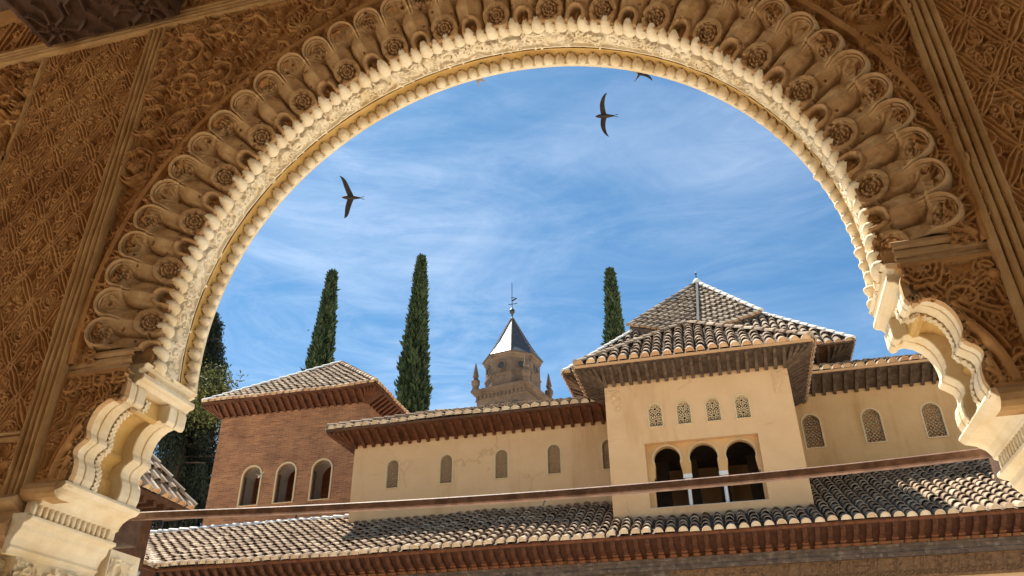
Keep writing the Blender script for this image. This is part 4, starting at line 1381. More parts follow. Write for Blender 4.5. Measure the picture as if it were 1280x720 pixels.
# ------------------------------------------------------------------ ochre wing on the left
OY = 20.0
och = empty('ochre_wing', (-6.0, OY, GROUND), 'long ochre plastered wing with five latticed arched windows between the brick tower and the pavilion', 'building')
ops = []
for cx_ in (-8.60, -7.05, -5.50, -4.07, -2.62):
    ops.append((cx_ - 0.17, cx_ + 0.17, 6.45, 7.235, True))
ow = MB()
wall_front(ow, -9.80, -2.38, 3.5, 7.75, OY, ops, 0.3)
box_shell(ow, -9.80, -2.38, OY, OY + 4.2, 3.5, 7.75)
ow.quad((-9.8, OY + 0.32, 6.0), (-2.4, OY + 0.32, 6.0), (-2.4, OY + 0.32, 6.3), (-9.8, OY + 0.32, 6.3))
ow.build('wall', M_OCHRE, och)
lat_a = lattice_mesh(0.34, 0.785, 1, False)
for o in ops: add_window(och, *o[:4], OY, lat_a)
xl, xr, yo, zt = eave(och, -9.80, -2.40, OY, 7.75, 8.02, 0.6, M_EAVERED, M_EAVERED, True, False, ydl=3.6, fmat=M_EAVE)
ro = MB()
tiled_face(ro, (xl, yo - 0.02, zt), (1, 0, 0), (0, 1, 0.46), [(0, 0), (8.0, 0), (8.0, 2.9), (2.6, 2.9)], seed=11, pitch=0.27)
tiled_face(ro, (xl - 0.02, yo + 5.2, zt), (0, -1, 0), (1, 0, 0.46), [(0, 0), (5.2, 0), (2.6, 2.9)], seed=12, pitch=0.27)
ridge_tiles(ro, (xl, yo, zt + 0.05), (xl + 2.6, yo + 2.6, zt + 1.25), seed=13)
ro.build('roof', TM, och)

# ------------------------------------------------------------------ right wing
RY = 21.6
rwg = empty('right_wing', (5.0, RY, GROUND), 'deeper ochre wing right of the pavilion with arched lattice windows and weathered grey eave', 'building')
ops = []
for cx_ in (2.62, 4.12, 5.585, 7.05):
    ops.append((cx_ - 0.225, cx_ + 0.225, 7.05, 7.96, True))
ow = MB()
wall_front(ow, 1.95, 10.0, 3.5, 8.55, RY, ops, 0.3)
box_shell(ow, 1.95, 10.0, RY, RY + 4.2, 3.5, 8.55)
ow.build('wall', M_OCHRE2, rwg)
lat_b = lattice_mesh(0.45, 0.91, 2, False)
for o in ops: add_window(rwg, *o[:4], RY, lat_b)
xl, xr, yo, zt = eave(rwg, 1.97, 10.0, RY, 8.55, 8.88, 0.6, M_EAVEGREY, M_EAVEGREY, False, False, fmat=M_MORTAR2)
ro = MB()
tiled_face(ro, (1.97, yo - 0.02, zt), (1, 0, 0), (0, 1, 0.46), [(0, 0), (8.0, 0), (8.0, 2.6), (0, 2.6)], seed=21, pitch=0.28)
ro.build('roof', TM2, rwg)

# ------------------------------------------------------------------ pavilion with the triple arched loggia
PY = 18.18
PX0, PX1 = -2.38, 1.93
pav = empty('lookout_pavilion', (-0.2, PY, GROUND), 'projecting ochre lookout pavilion with a triple arched loggia below four small lattice windows', 'building')
wins = [(c - 0.155, c + 0.155, 6.78, 7.35, True) for c in (-1.215, -0.55, 0.127, 0.795)]
REC = (-1.535, 1.03, 4.875, 6.39, False)
pw = MB()
wall_front(pw, PX0, PX1, 3.5, 7.98, PY, wins + [REC], 0.17)
box_shell(pw, PX0, PX1, PY, PY + 3.6, 3.5, 7.98)
pw.build('wall', M_OCHRE, pav)
lat_c = lattice_mesh(0.31, 0.57, 3, True, M_RIM)
for o in wins: add_window(pav, *o[:4], PY, lat_c, 0.03)
bk_ = MB()  # dark boxes closing the openings just behind the lattices
for o in wins:
    bk_.box((o[0] - 0.05, PY + 0.17, o[2] - 0.05), (o[1] + 0.05, PY + 0.5, o[3] + 0.05))
bk_.build('window_backing', M_DARKWOOD, pav)
# arcade wall at the back of the recess: three horseshoe heads over slender columns
AY = PY + 0.17
bays = [(-1.40, -0.70), (-0.58, 0.10), (0.22, 0.965)]
heads = [(-1.062, 0.305), (-0.235, 0.320), (0.595, 0.330)]
am = MB()
def head_outline(cx_, r_, xl_, xr_):
    zs_ = 6.335 - r_
    pts = [(xl_, 5.60), (xl_ + 0.03, 5.60), (cx_ - r_*0.93, zs_ - r_*0.42)]
    a0_, a1_ = math.pi + 0.38, -0.38
    for i in range(23):
        a = a0_ + (a1_ - a0_)*i/22
        pts.append((cx_ + r_*math.cos(a), zs_ + r_*math.sin(a)))
    pts += [(cx_ + r_*0.93, zs_ - r_*0.42), (xr_ - 0.03, 5.60), (xr_, 5.60)]
    return pts
poly = [(REC[0], 6.39), (REC[0], 4.875), (bays[0][0], 4.875), (bays[0][0], 5.60)]
outline = []
for (xl_, xr_), (hc, hr) in zip(bays, heads): outline.append(head_outline(hc, hr, xl_, xr_))
full = [(REC[0], 6.39), (REC[0], 4.88), (bays[0][0], 4.88)] + outline[0] + [(bays[0][1] + 0.001, 5.55), (bays[1][0], 5.55)] + outline[1] + [(bays[1][1], 5.55), (bays[2][0], 5.55)] + outline[2] + [(bays[2][1], 4.88), (REC[1], 4.88), (REC[1], 6.39)]
am.prism_y(full, AY - 0.005, AY + 0.16)
recalc(am.build('loggia_arcade', M_OCHRE2, pav))
for hc, hr in heads:
    cr = MB()
    zs_ = 6.335 - hr
    for i in range(30):
        a = math.pi + 0.3 - (math.pi + 0.6)*i/29
        p = Vector((hc + (hr + 0.022)*math.cos(a), AY - 0.012, zs_ + (hr + 0.022)*math.sin(a)))
        cr.beam(p - Vector((math.cos(a), 0, math.sin(a)))*0.028, p + Vector((math.cos(a), 0, math.sin(a)))*0.022, 0.032, 0.03, (0, 1, 0))
    cr.build('arch_cresting', M_RIM, pav)
for x_ in (-0.64, 0.16):
    co = MB()
    co.lathe([(0.060, 4.88), (0.060, 4.91), (0.042, 4.94), (0.040, 5.40), (0.048, 5.41), (0.040, 5.43), (0.045, 5.45), (0.070, 5.53), (0.075, 5.55)], (x_, AY + 0.075), 14)
    co.box((x_ - 0.10, AY - 0.01, 5.55), (x_ + 0.10, AY + 0.16, 5.645))
    co.build('column', M_MARBLE, pav, False)
sl = MB()
sl.box((REC[0] + 0.003, AY - 0.16, 4.868), (REC[1] - 0.003, AY + 0.2, 4.884))
sl.build('sill', M_MARBLE, pav)
# dark room behind the loggia with a back wall of arches
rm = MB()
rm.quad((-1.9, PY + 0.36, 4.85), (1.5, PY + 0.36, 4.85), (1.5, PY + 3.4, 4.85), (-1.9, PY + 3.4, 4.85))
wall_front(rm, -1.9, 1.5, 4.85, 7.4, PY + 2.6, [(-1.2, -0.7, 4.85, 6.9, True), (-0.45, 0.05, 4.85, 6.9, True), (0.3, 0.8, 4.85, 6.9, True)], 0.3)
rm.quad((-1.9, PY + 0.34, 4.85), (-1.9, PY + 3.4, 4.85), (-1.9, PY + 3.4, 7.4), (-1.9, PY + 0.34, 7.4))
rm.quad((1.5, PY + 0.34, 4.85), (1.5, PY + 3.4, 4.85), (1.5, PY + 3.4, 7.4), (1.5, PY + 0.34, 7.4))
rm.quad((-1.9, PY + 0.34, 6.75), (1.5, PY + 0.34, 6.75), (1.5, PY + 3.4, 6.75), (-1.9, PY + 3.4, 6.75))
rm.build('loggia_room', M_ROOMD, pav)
# incised corner ornaments
def corner_relief(flip, x0, z0):
    rl = scroll_field(0.34, 0.55, 110, 0.014, 0.07, 120 + flip)
    X, Z = np.meshgrid(np.arange(rl.nx)/rl.ppm, np.arange(rl.ny)/rl.ppm)
    xx = X if not flip else 0.34 - X
    keepf = lambda x, z: np.where((z - z0) > 0.55 - 0.17, True, ((x - x0) if flip else (0.34 - (x - x0))) < 0.16 + 0.04*np.sin((z - z0)*20))
    keepf2 = lambda x, z: ((z - z0) > 0.55 - 0.17 - 0.10*np.cos((x - x0)*14)) | ((((x - x0)) if not flip else (0.34 - (x - x0))) > 0.18 + 0.05*np.sin((z - z0)*16))
    return panel_from(rl, 'corner_ornament', x0, z0, PY - 0.002, M_OCHRE, pav, keepf2)
corner_relief(0, PX0 + 0.02, 7.25)
corner_relief(1, PX1 - 0.36, 7.30)
xl, xr, yo, zt = eave(pav, PX0, PX1, PY, 7.98, 8.235, 0.6, M_EAVEGREY, M_EAVEGREY, True, True, ydl=2.2, ydr=3.0, step=0.21, fmat=M_MORTAR2)
ro = MB()
W_ = xr - xl
SP = 0.77
sp = math.hypot(1, SP)
d_ = 2.70
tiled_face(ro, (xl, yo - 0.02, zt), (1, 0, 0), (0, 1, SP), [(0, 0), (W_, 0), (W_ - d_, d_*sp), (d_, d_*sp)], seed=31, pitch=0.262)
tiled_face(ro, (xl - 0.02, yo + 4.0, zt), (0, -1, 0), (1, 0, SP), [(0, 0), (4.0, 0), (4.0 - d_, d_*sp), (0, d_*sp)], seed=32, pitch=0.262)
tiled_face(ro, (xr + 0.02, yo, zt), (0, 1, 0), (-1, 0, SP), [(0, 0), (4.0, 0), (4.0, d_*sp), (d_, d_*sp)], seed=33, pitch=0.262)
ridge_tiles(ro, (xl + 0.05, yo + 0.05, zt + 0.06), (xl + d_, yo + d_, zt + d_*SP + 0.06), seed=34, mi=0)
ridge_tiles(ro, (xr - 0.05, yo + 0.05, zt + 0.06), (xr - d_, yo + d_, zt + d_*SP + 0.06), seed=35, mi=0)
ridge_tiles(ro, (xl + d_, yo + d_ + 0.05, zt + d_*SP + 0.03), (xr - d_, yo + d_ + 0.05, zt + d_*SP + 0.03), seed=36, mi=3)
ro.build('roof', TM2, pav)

# ------------------------------------------------------------------ hip roofed hall behind the pavilion
hall = empty('hip_roofed_hall', (0.1, 25.0, GROUND), 'tall hall behind the pavilion with a peaked grey tile roof, white finial and deep eaves', 'building')
HY, HZ = 22.0, 10.25
hx0, hx1 = -4.07, 4.22
hw_ = MB()
box_shell(hw_, hx0 + 0.62, hx1 - 0.62, HY + 0.62, HY + 7.0, 6.0, 10.0, front=True)
hw_.build('wall', M_RIM, hall)
xl, xr, yo, zt = eave(hall, hx0 + 0.62, hx1 - 0.62, HY + 0.62, 9.85, 10.12, 0.62, M_EAVE, M_EAVEGREY, True, True, ydl=2.5, ydr=2.5, step=0.3)
ro = MB()
t_h = 1.05
sh = math.hypot(1, t_h)
dh = 2.16
WH = xr - xl
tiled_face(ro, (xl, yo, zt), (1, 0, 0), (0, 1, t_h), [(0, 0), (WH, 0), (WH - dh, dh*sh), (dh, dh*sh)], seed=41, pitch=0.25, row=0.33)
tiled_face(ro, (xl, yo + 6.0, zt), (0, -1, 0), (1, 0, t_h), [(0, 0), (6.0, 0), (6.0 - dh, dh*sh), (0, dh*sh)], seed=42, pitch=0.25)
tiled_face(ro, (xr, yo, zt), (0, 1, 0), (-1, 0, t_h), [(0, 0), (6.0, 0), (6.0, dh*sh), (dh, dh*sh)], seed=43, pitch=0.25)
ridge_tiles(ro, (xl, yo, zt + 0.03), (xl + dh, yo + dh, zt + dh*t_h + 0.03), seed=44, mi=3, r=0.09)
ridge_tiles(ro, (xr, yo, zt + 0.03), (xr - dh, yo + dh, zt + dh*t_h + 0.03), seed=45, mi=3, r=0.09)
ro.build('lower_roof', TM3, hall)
# upper roof: two faces falling to a valley in the middle
A = Vector((0.01*26.0, 26.0, 0.5745*26.0))
Lp = Vector((-0.0895*23.9, 23.9, 0.5215*23.9))
Rp = Vector((0.0862*23.9, 23.9, 0.5185*23.9))
Vp = Vector((0.0030*22.9, 22.9, 0.497*22.9))
ro = MB()
for Cn, sd in ((Lp, 46), (Rp, 47)):
    n_ = (Cn - A).cross(Vp - A).normalized()
    if n_.z < 0: n_ = -n_
    ed = (Vp - Cn).normalized()
    fl_ = n_.cross(ed).normalized()
    if fl_.z < 0: fl_ = -fl_
    O_ = Cn
    if Cn is Rp: O_, ed = Vp, (Cn - Vp).normalized()
    pl = [((q - O_).dot(ed), (q - O_).dot(fl_)) for q in (Cn, Vp, A)]
    tiled_face(ro, O_, ed, fl_, pl, seed=sd, pitch=0.23, row=0.30)
    ridge_tiles(ro, Cn + Vector((0, 0, 0.03)), A + Vector((0, 0, 0.03)), seed=sd + 2, mi=3 if Cn is Rp else 0, r=0.10)
    # dark boarded soffit under the lip
    lo = Vector((0, 0.25, -0.42))
    ro.quad(Cn, Vp, Vp + lo, Cn + lo, mi=2, tint=0.1)

ro.quad(A, Lp, Lp + Vector((1.6, 4.0, 0)), mi=2)
ro.quad(A, Rp, Rp + Vector((-1.6, 4.0, 0)), mi=2)
ro.build('upper_roof', TM3, hall)
vl = MB()
vl.beam(A + Vector((0, -0.05, 0.10)), Vp + Vector((0, -0.05, 0.12)), 0.08, 0.05)
vl.build('valley_flashing', M_IRON, hall)
ub = MB()
ub.quad(Lp + Vector((0.15, 0.2, -0.3)), Vp + Vector((0, 0.3, -0.3)), Vp + Vector((0, 0.3, -1.6)), Lp + Vector((0.15, 0.2, -1.6)))
ub.quad(Rp + Vector((-0.15, 0.2, -0.3)), Vp + Vector((0, 0.3, -0.3)), Vp + Vector((0, 0.3, -1.6)), Rp + Vector((-0.15, 0.2, -1.6)))
ub.build('boarding', M_EAVE, hall)
fi = MB()
fi.lathe([(0.17, A.z - 0.02), (0.16, A.z + 0.10), (0.09, A.z + 0.22), (0.02, A.z + 0.27)], (A.x, A.y), 12)
fi.build('finial', M_RIDGE, hall, True)
fi2 = MB()
fi2.lathe([(0.018, A.z + 0.24), (0.018, A.z + 0.42), (0.045, A.z + 0.45), (0.02, A.z + 0.50), (0.008, A.z + 0.56)], (A.x, A.y), 8)
fi2.build('finial_spike', M_IRON, hall, True)

# ------------------------------------------------------------------ brick tower
BY = 23.0
bx0, bx1 = -16.45, -11.02
bt = empty('brick_tower', (-13.7, BY, GROUND), 'red brick tower with three tall open arched windows and a hipped tile roof', 'building')
ops = [(c - 0.33, c + 0.33, 7.26, 8.56, True) for c in (-14.90, -13.64, -12.36)]
bw = MB()
wall_front(bw, bx0, bx1, 3.0, 10.45, BY, ops, 0.14)
box_shell(bw, bx0, bx1, BY, BY + 5.4, 3.0, 10.45)
bw.build('wall', M_BRICK, bt)
for o in ops:
    w = add_window(bt, *o[:4], BY, None, 0.05, rim_mat=M_RIM, proud=0.02)
    nm = MB()
    # deep plastered niche behind each opening, its left reveal catching the light
    x0_, x1_ = o[0] - 0.02, o[1] + 0.02
    p = arch_pts(x0_, x1_, o[2], o[3] + 0.02)
    lp = p + [p[0]]
    for (xa, za), (xb, zb) in zip(lp[:-1], lp[1:]):
        nm.quad((xa, BY + 0.14, za), (xb, BY + 0.14, zb), (xb, BY + 0.75, zb), (xa, BY + 0.75, za))
    nm.build('reveal', M_ROOMW, w)
    for xa_ in (o[0], o[1] - 0.055):
        fm = MB()
        fm.box((xa_, BY + 0.10, o[2]), (xa_ + 0.055, BY + 0.15, o[3] - 0.33))
        fm.build('jamb', M_DARKWOOD, w)
xl, xr, yo, zt = eave(bt, bx0, bx1, BY, 10.48, 10.80, 0.5, M_EAVERED, M_EAVERED, True, True, ydl=4.5, ydr=4.9, step=0.26, fmat=M_EAVERED)
ro = MB()
AP = Vector((-13.72, 26.0, 13.5))
c0, c1 = Vector((xl, yo, zt)), Vector((xr, yo, zt))
def tri_face(mb, a, b, ap, seed, pitch=0.24, row=0.33):
    ed = (b - a).normalized()
    n_ = (b - a).cross(ap - a).normalized()
    if n_.z < 0: n_ = -n_
    fl_ = n_.cross(ed).normalized()
    if fl_.z < 0: fl_ = -fl_
    tiled_face(mb, a, ed, fl_, [((q - a).dot(ed), (q - a).dot(fl_)) for q in (a, b, ap)], seed=seed, pitch=pitch, row=row)
c2, c3 = Vector((xr, yo + 6.2, zt)), Vector((xl, yo + 6.2, zt))
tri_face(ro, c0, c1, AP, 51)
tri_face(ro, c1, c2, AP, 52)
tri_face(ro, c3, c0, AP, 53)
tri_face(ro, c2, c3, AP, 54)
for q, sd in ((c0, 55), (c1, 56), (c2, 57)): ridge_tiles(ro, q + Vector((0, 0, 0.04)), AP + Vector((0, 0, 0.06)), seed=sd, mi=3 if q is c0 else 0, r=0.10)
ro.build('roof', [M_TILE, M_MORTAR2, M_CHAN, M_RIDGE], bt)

# ------------------------------------------------------------------ side pavilion roof at the far left
sp_ = empty('side_pavilion', (-11.0, 11.0, GROUND), 'corner of a steep tiled roof and dark eave peeping out beside the left impost', 'building')
ro = MB()
cn = Vector((-9.5, 12.85, 4.06))
ap2 = Vector((-11.9, 10.45, 4.06 + 2.4*1.25))
near = Vector((-9.5, 8.05, 4.06))
far = Vector((-14.3, 12.85, 4.06))
tri_face(ro, near, cn, ap2, 61, 0.25, 0.34)
tri_face(ro, cn, far, ap2, 62, 0.25, 0.34)
ridge_tiles(ro, cn + Vector((0, 0, 0.04)), ap2, seed=63, r=0.10)
ro.build('roof', TM2, sp_)
se = MB()
se.box((-14.3, 8.05, 3.98), (-9.46, 12.89, 4.05))
se.build('eave_board', M_EAVE, sp_)
for i in range(17):
    m = MB()
    m.box((-9.95, 8.2 + i*0.28, 3.87), (-9.52, 8.29 + i*0.28, 3.978))
    m.build('rafter', M_EAVE, sp_)
sw = MB()
sw.box((-13.9, 8.4, 2.9), (-9.95, 12.45, 3.975))
sw.build('wall', M_EAVE, sp_)
sc_ = MB()
for x_, y_ in ((-10.1, 8.55), (-10.1, 12.3), (-13.7, 12.3), (-13.7, 8.55)):
    sc_.lathe([(0.15, GROUND), (0.12, GROUND + 0.2), (0.10, 2.6), (0.2, 2.9)], (x_, y_), 16)
sc_.build('columns', M_MARBLE, sp_, True)

# ------------------------------------------------------------------ church tower far behind
TX, TY = -18.35, 71.0
TR = R(-11)
ct = empty('church_tower', (TX, TY, GROUND), 'distant stone church tower with an octagonal drum, slate spire, cross and corner pinnacles', 'tower')
def sq(mb, half, z0, z1):
    vs_ = []
    for z in (z0, z1):
        for i, j in ((-1, -1), (1, -1), (1, 1), (-1, 1)):
            vs_.append((TX + half*(i*math.cos(TR) - j*math.sin(TR)), TY + half*(i*math.sin(TR) + j*math.cos(TR)), z))
    mb.add(vs_, [(3, 2, 1, 0), (4, 5, 6, 7), (0, 1, 5, 4), (1, 2, 6, 5), (2, 3, 7, 6), (3, 0, 4, 7)])
def loc2(a, b):
    return (TX + a*math.cos(TR) - b*math.sin(TR), TY + a*math.sin(TR) + b*math.cos(TR))
sh_ = MB()
sq(sh_, 2.62, GROUND, 29.9)
sq(sh_, 2.70, 28.9, 29.05)
sh_.build('shaft', M_STONE, ct)
co = MB()
for h_, z0, z1 in ((2.72, 29.90, 30.05), (2.68, 30.05, 30.45), (2.80, 30.45, 30.60), (2.92, 30.60, 30.78), (3.06, 30.78, 31.05)): sq(co, h_, z0, z1)
for i in range(13):
    for fx in (0, 1):
        a = -2.5 + 5.0*i/12
        x_, y_ = loc2(a, -2.74) if fx == 0 else loc2(2.74, a)
        co.lathe([(0.11, 30.12), (0.11, 30.44)], (x_, y_), 6)
co.build('cornice', M_STONE, ct)
for i in range(3):
    for fx in (0, 1):
        a = -1.5 + 1.5*i
        m = MB()
        rr = [(a - 0.42, 27.2)] + [(a - 0.42*math.cos(math.pi*k/10), 29.0 + 0.42*math.sin(math.pi*k/10)) for k in range(11)] + [(a + 0.42, 27.2)]
        pts = []
        for off in (0.02, -0.05):
            for u_, z_ in rr:
                x_, y_ = loc2(u_, -2.62 - off) if fx == 0 else loc2(2.62 + off, u_)
                pts.append((x_, y_, z_))
        n_ = len(rr)
        m.add(pts, [tuple(range(n_)), tuple(range(2*n_ - 1, n_ - 1, -1))] + [(k, k + n_, (k + 1) % n_ + n_, (k + 1) % n_) for k in range(n_)])
        m.build('belfry_opening', M_IRON, ct)
dr = MB()
O8 = TR + R(22.5)
dr.lathe([(2.75, 31.05), (2.75, 32.35), (2.86, 32.42), (2.86, 32.55), (2.75, 32.6), (2.72, 34.1), (2.85, 34.2), (2.88, 34.4), (2.98, 34.5), (2.98, 34.66)], (TX, TY), 8, a0=O8)
dr.build('drum', M_STONE, ct)
for k in range(8):
    a = O8 + R(22.5) + k*math.pi/4
    if math.sin(a) > 0.4: continue
    m = MB()
    ap_ = 2.74*math.cos(math.pi/8)
    c3_ = Vector((TX + ap_*math.cos(a), TY + ap_*math.sin(a), 33.35))
    tv, uv_, nv_ = Vector((-math.sin(a), math.cos(a), 0)), Vector((0, 0, 1)), Vector((math.cos(a), math.sin(a), 0))
    n_ = 16
    ring = lambda r_, o_: [c3_ + tv*(r_*math.cos(2*math.pi*i/n_)) + uv_*(r_*math.sin(2*math.pi*i/n_)) + nv_*o_ for i in range(n_)]
    m.add(ring(0.50, 0.0) + ring(0.50, 0.10) + ring(0.38, 0.10) + ring(0.36, 0.02), [(i + q*n_, (i + 1) % n_ + q*n_, (i + 1) % n_ + (q + 1)*n_, i + (q + 1)*n_) for q in range(3) for i in range(n_)])
    oc = m.build('oculus', M_STONE, ct)
    m2 = MB()
    m2.add(ring(0.365, 0.03), [tuple(range(n_))])
    m2.build('opening', M_IRON, oc)
spr = MB()
spr.lathe([(3.10, 34.62), (2.55, 35.35), (1.95, 36.3), (1.30, 37.5), (0.62, 38.8), (0.10, 39.75)], (TX, TY), 8, a0=O8)
spr.build('spire', M_SLATE, ct)
rb = MB()
for k in range(8):
    a = O8 + k*math.pi/4
    pr8 = [(3.10, 34.62), (2.55, 35.35), (1.95, 36.3), (1.30, 37.5), (0.62, 38.8), (0.12, 39.75)]
    for (ra_, za_), (rb_, zb_) in zip(pr8[:-1], pr8[1:]):
        pa = Vector((TX + ra_*math.cos(a), TY + ra_*math.sin(a), za_))
        pb = Vector((TX + rb_*math.cos(a), TY + rb_*math.sin(a), zb_))
        nn = 5
        for i in range(nn):
            q = pa.lerp(pb, (i + 0.5)/nn)
            rb.beam(q - (pb - pa)*(0.32/nn), q + (pb - pa)*(0.32/nn), 0.09, 0.09)
rb.build('hip_crockets', M_STONE, ct)
cr = MB()
cr.lathe([(0.16, 39.7), (0.05, 39.9), (0.10, 40.2), (0.28, 40.45), (0.28, 40.7), (0.10, 40.95), (0.04, 41.1), (0.035, 44.0), (0.01, 44.1)], (TX, TY), 8)
cr.beam((TX - 0.40, TY, 41.45), (TX + 0.55, TY, 41.45), 0.06, 0.07)
cr.beam((TX - 0.05, TY, 41.8), (TX + 0.5, TY, 42.1), 0.06, 0.16)
cr.beam((TX + 0.28, TY, 41.0), (TX + 0.28, TY, 42.4), 0.05, 0.05)
cr.beam((TX - 0.12, TY, 42.2), (TX + 0.3, TY, 42.2), 0.06, 0.06)
cr.build('cross', M_IRON, ct)
for i, j in ((-1, -1), (1, -1), (1, 1), (-1, 1)):
    x_, y_ = loc2(i*2.72, j*2.72)
    m = MB()
    m.lathe([(0.36, 31.05), (0.36, 31.3), (0.26, 31.38), (0.42, 31.75), (0.44, 32.05), (0.24, 32.35), (0.22, 32.5), (0.32, 32.6), (0.28, 32.75), (0.05, 34.0)], (x_, y_), 10)
    m.build('pinnacle', M_STONE, ct)

# ------------------------------------------------------------------ trees
def leaf_cloud(pts, dirs, size, g, mat_tints, asp=2.2):
    """one small bent leaf spray (two triangles) per point"""
    n = len(pts)
    d = dirs/np.linalg.norm(dirs, axis=1)[:, None]
    rv = g.normal(size=(n, 3))
    s = np.cross(d, rv)
    s /= np.linalg.norm(s, axis=1)[:, None] + 1e-9
    L = (size*g.uniform(0.6, 1.4, n))[:, None]
    W = L/asp
    nrm = np.cross(s, d)
    a = pts
    b = pts + d*L*0.55 + s*W*0.5 + nrm*W*0.15
    c = pts + d*L
    e = pts + d*L*0.55 - s*W*0.5 + nrm*W*0.15
    V = np.stack([a, b, c, e], 1).reshape(-1, 3)
    q = np.arange(4*n).reshape(n, 4)
    return V, q
def cloud_mesh(name, V, q, tints, mat):
    me = bpy.data.meshes.new(name)
    me.vertices.add(len(V))
    me.vertices.foreach_set('co', V.astype(np.float32).ravel())
    me.loops.add(q.size)
    me.loops.foreach_set('vertex_index', q.astype(np.int32).ravel())
    me.polygons.add(len(q))
    me.polygons.foreach_set('loop_start', np.arange(0, q.size, 4, dtype=np.int32))
    me.polygons.foreach_set('loop_total', np.full(len(q), 4, dtype=np.int32))
    me.update(calc_edges=True)
    at = me.attributes.new('tint', 'FLOAT', 'FACE')
    at.data.foreach_set('value', tints.astype(np.float32))
    me.materials.append(mat)
    return me
def cypress(x, y, ztop, rmax, hcrown, lean, seed, label):
    g = np.random.default_rng(seed)
    t = empty('cypress_tree', (x - lean, y, GROUND), label, 'tree', 'cypresses behind the palace')
    n = 26000
    z = g.random(n)**0.75
    z = 1 - z                                     # 0 at the tip end density handled below
    hh = g.random(n)                              # 0 bottom .. 1 tip
    prof = lambda h: rmax*np.clip(1 - h, 0, 1)**0.80*np.clip(0.45 + h*1.8, 0, 1)
    clump = np.zeros(n)
    th = g.random(n)*2*np.pi
    bump = 1 + 0.15*np.sin(th*5 + hh*23 + seed) + 0.12*np.sin(th*9 - hh*47 + seed*2) + 0.10*np.sin(hh*88 + th*4) + 0.16*np.sin(hh*13 + seed)*np.sin(th*2 + seed)
    rad = prof(hh)*bump*(0.72 + 0.30*g.random(n)**0.6)*np.where(g.random(n) < 0.05, 1.18, 1.0)
    px = x - lean*(1 - hh) + rad*np.cos(th)
    py = y + rad*np.sin(th)
    pz = ztop - hcrown*(1 - hh)
    pts = np.c_[px, py, pz]
    dirs = np.c_[np.cos(th)*0.42, np.sin(th)*0.42, np.ones(n)] + g.normal(size=(n, 3))*0.28
    V, q = leaf_cloud(pts, dirs, rmax*0.27 + 0.05, g, None, 2.8)
    tint = np.clip(0.45 + 0.35*(bump - 1)/0.25 + g.normal(0, 0.16, n), 0, 1)
    link('crown', cloud_mesh('crown', V, q, tint, M_LEAF), t)
    # dense twig core so that no sky shows through the middle
    m = MB()
    prc = [(max(0.03, float(prof(np.array(h)))*0.74), ztop - hcrown*(1 - h)) for h in np.linspace(0.02, 0.985, 26)]
    vs0 = len(m.v)
    m.lathe(prc, (0, 0), 18)
    m.v = [(vx + x - lean*(1 - (vz - (ztop - hcrown))/hcrown), vy + y, vz) for vx, vy, vz in m.v]
    m.build('inner_crown', M_LEAF, t)
    tr = MB()
    tr.lathe([(0.28, GROUND), (0.2, ztop - hcrown + 1.0)], (x - lean, y), 10)
    tr.build('trunk', M_BARK, t)
cypress(-21.25, 38, 25.95, 1.25, 19.0, 0.3, 5, 'leftmost slim dark cypress rising behind the brick tower roof')
cypress(-13.4, 33, 22.6, 1.05, 17.0, 0.10, 6, 'tallest slender cypress standing between the brick tower and the church tower')
cypress(-4.95, 45, 27.6, 1.25, 18.0, 0.15, 7, 'shorter dark cypress standing right of the church spire beside the peaked roof')

def weeping(x, y, seed):
    g = np.random.default_rng(seed)
    t = empty('weeping_tree', (x, y, GROUND), 'large dark tree with hanging branches and sun-tinted green tuft left of the brick tower', 'tree')
    tr = MB()
    tr.lathe([(0.6, GROUND), (0.45, 6), (0.3, 12), (0.1, 19)], (x - 0.4, y), 12)
    P_, D_, T_ = [], [], []
    limbs = []
    for k in range(90):
        h = g.uniform(4.0, 19.5)
        a = g.random()*2*np.pi
        reach = g.uniform(0.8, 1.0)*np.interp(h, [4, 9, 14, 17, 19.5], [2.7, 2.5, 1.9, 1.2, 0.6])
        base = np.array([x - 0.4, y, h])
        tip = base + np.array([np.cos(a)*reach, np.sin(a)*reach, g.uniform(-0.4, 0.4)])
        limbs.append((base, tip))
        tr.beam(base, tip, 0.09, 0.09, taper=0.4)
        for s in range(34):
            f = g.uniform(0.25, 1.05)
            p0 = base + (tip - base)*f
            L = g.uniform(0.8, 2.8)
            m_ = int(L*20)
            zz = np.linspace(0, L, m_)
            sway = g.normal(0, 0.12, 2)
            px = p0[0] + sway[0]*zz + g.normal(0, 0.05, m_) + np.cos(a)*0.1*np.sin(zz)
            py = p0[1] + sway[1]*zz + g.normal(0, 0.05, m_)
            pz = p0[2] - zz
            P_.append(np.c_[px, py, pz])
            D_.append(np.c_[g.normal(0, 0.5, m_), g.normal(0, 0.5, m_), np.full(m_, -1.0)])
            strand_tint = 0.22*g.random(m_)
            T_.append(strand_tint)
    # leafy tuft towards the brick roof, its sunlight painted as a paler leaf tint
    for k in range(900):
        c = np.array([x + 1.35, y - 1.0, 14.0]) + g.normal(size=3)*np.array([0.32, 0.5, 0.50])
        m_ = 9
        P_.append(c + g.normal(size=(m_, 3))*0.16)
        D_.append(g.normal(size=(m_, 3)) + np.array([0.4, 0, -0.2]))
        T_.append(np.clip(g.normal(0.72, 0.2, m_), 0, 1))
    P_, D_, T_ = np.concatenate(P_), np.concatenate(D_), np.concatenate(T_)
    V, q = leaf_cloud(P_, D_, 0.17, g, None, 3.0)
    link('crown', cloud_mesh('crown', V, q, T_, M_LEAF2), t)
    tr.build('trunk', M_BARK, t)
weeping(-22.6, 29.5, 8)

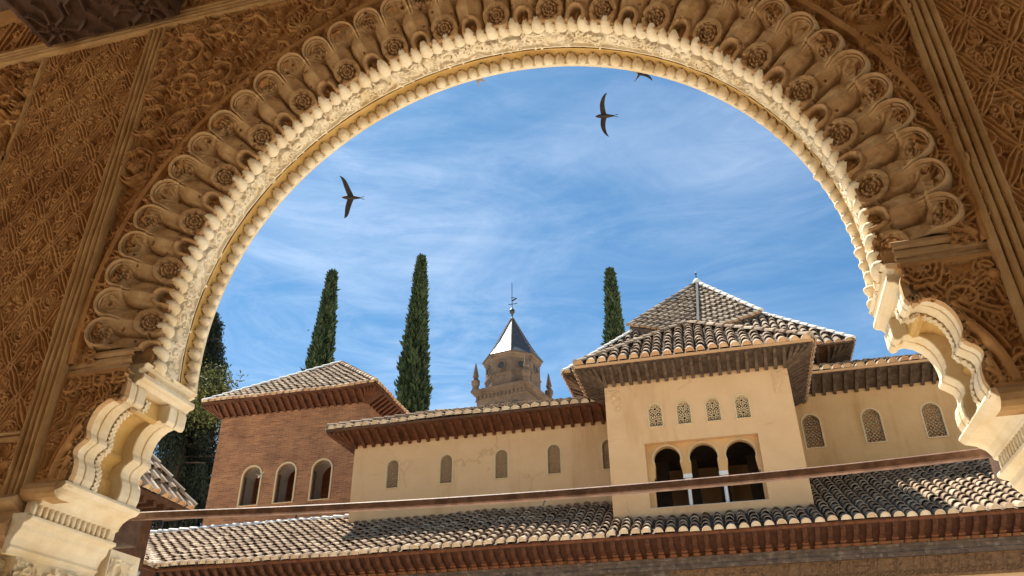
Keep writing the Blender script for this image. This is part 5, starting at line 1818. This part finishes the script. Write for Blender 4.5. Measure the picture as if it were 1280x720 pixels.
# ------------------------------------------------------------------ birds
def at(px, py, Y):
    d_ = (px - 640)/F_PX*r2 - (py - 360)/F_PX*u2 + fw
    return Vector(d_*Y/d_[1])
def swift(name, pos, span, heading, rollv, label, cat='bird', group=None, sweep=0.55, raise_l=0.12, raise_r=0.12, mat=M_BIRD, pale=M_BIRDP, blunt=0.0, sweep_l=None):
    """heading: unit vector of the beak; rollv: direction of the left wing. One body mesh with two sickle wings and a forked tail."""
    s_ = span/2.0
    m = MB()
    Lb = s_*0.92
    st = [(-0.50, 0.012, 0.012), (-0.47, 0.030, 0.030), (-0.40, 0.075, 0.075), (-0.28, 0.105, 0.10), (-0.12, 0.125, 0.115), (0.04, 0.115, 0.10), (0.20, 0.080, 0.065), (0.34, 0.050, 0.038), (0.44, 0.040, 0.020)]
    n = 10
    vs_ = []
    for f_, ry, rz in st:
        for i in range(n):
            a = 2*math.pi*i/n
            vs_.append((f_*Lb, ry*Lb*math.cos(a), rz*Lb*math.sin(a)))
    fs_ = [(k*n + i, k*n + (i + 1) % n, (k + 1)*n + (i + 1) % n, (k + 1)*n + i) for k in range(len(st) - 1) for i in range(n)]
    fs_ += [tuple(range(n - 1, -1, -1)), tuple(range((len(st) - 1)*n, len(st)*n))]
    m.add(vs_, fs_)
    # tail fork
    for sg in (-1, 1):
        th_ = 0.008*Lb
        p = [(0.38*Lb, 0.0), (0.42*Lb, sg*0.050*Lb), (0.72*Lb, sg*0.12*Lb), (0.52*Lb, sg*0.018*Lb)]
        m.add([(a, b, th_) for a, b in p] + [(a, b, -th_) for a, b in p], [(0, 1, 2, 3), (7, 6, 5, 4), (0, 4, 5, 1), (1, 5, 6, 2), (2, 6, 7, 3), (3, 7, 4, 0)])
    # wings
    for sg, rs in ((-1, raise_l), (1, raise_r)):
        K = 14
        wv = []
        for k in range(K + 1):
            f_ = k/K
            yy = sg*s_*(0.04 + 0.96*math.sin(f_*1.35)/math.sin(1.35))
            lead = Lb*(-0.26 - 0.10*math.sin(min(1, f_*2.2)*math.pi/2)) + s_*(sweep_l if (sg > 0 and sweep_l is not None) else sweep)*(f_**2.1 if sweep > 0.1 else f_**1.2)
            ch = Lb*(0.26*(1 - f_)**0.7 + 0.15*(1 - f_**3) + blunt*0.05)
            if k == K: ch = 0.004
            zz = s_*rs*math.sin(f_*math.pi/2)
            tk = 0.020*Lb*(1 - 0.8*f_)
            wv += [(lead, yy, zz), (lead + ch*0.35, yy, zz + tk), (lead + ch, yy - sg*s_*0.0, zz), (lead + ch*0.35, yy, zz - tk)]
        fw_ = []
        mis = []
        for k in range(K):
            for j in range(4):
                fw_.append((k*4 + j, k*4 + (j + 1) % 4, (k + 1)*4 + (j + 1) % 4, (k + 1)*4 + j))
        m.add(wv, [f for i_, f in enumerate(fw_)], 0)
        if pale:
            for i_ in range(len(fw_)):
                k = i_//4
                j = i_ % 4
                if (sg > 0) and j in (2,) and 1 <= k <= 9: m.mi[-len(fw_) + i_] = 1
    hd = Vector(heading).normalized()
    lw = Vector(rollv)
    lw = (lw - hd*lw.dot(hd)).normalized()
    upv = (-hd).cross(lw)                 # local x = -heading, y = left wing, z = up
    Mx = Matrix((( -hd.x, lw.x, upv.x), (-hd.y, lw.y, upv.y), (-hd.z, lw.z, upv.z)))
    m.v = [tuple(Mx @ Vector(p)) for p in m.v]
    o = m.build(name, [mat, pale or mat])
    o.location = pos
    recalc(o)
    md = o.modifiers.new('remesh', 'SUBSURF')
    md.levels = md.render_levels = 1
    return tag(o, label, cat, group)
R3, U3, D3 = Vector(r2), Vector(u2), Vector(fw)
GB = 'swifts wheeling over the court'
swift('swift', at(757, 145, 6.2), 0.46, -R3 - U3*0.03, U3 + D3*0.20, 'large dark swift with crescent wings gliding left in the upper right sky', group=GB, sweep=0.42, raise_l=0.05, raise_r=0.25)
swift('swift', at(440, 247, 6.6), 0.50, -R3 + U3*0.02 - D3*0.1, U3 + D3*0.25, 'dark swift with one pale raised wing flying in the left part of the sky', group=GB, sweep=0.02, sweep_l=-0.30, raise_l=0.02, raise_r=0.10, blunt=1.0)
swift('swift', at(385.5, 413, 55), 0.42, -R3*0.5 + U3, R3*0.4 + D3, 'tiny distant swift left of the leftmost cypress', group=GB, sweep=0.3)
swift('swift', at(799, 93, 7.0), 0.36, U3*0.8 + R3*0.5, -R3*0.5 + U3*0.9 + D3*0.5, 'swift half hidden behind the cresting at the top of the arch', group=GB, sweep=0.35)
swift('swift', at(597, 101, 6.6), 0.34, U3 - R3*0.25, R3*0.5 + D3, 'pale swift tail poking out below the cresting left of the arch crown', group=GB, sweep=0.4, mat=M_BIRDP, pale=None)
swift('swift', at(680, 629, 15.0), 0.34, U3*0.95 + R3*0.35 , D3 + R3*0.1, 'small brown swift crossing the ochre wall just below the tie beam', group=GB, sweep=0.3)
pg = swift('pigeon', at(324, 595, 22.4), 0.36, R3*0.7 - U3*0.6 + D3*0.2, U3*0.6 + R3*0.8 - D3*0.3, 'pale fluttering pigeon at the right jamb of the leftmost brick tower window', sweep=0.1, mat=M_PIGEON, pale=None, blunt=2.0, raise_l=0.5, raise_r=0.5)
print('verts', sum(len(o.data.vertices) for o in bpy.data.objects if o.type == 'MESH'), 'objects', len(bpy.data.objects))
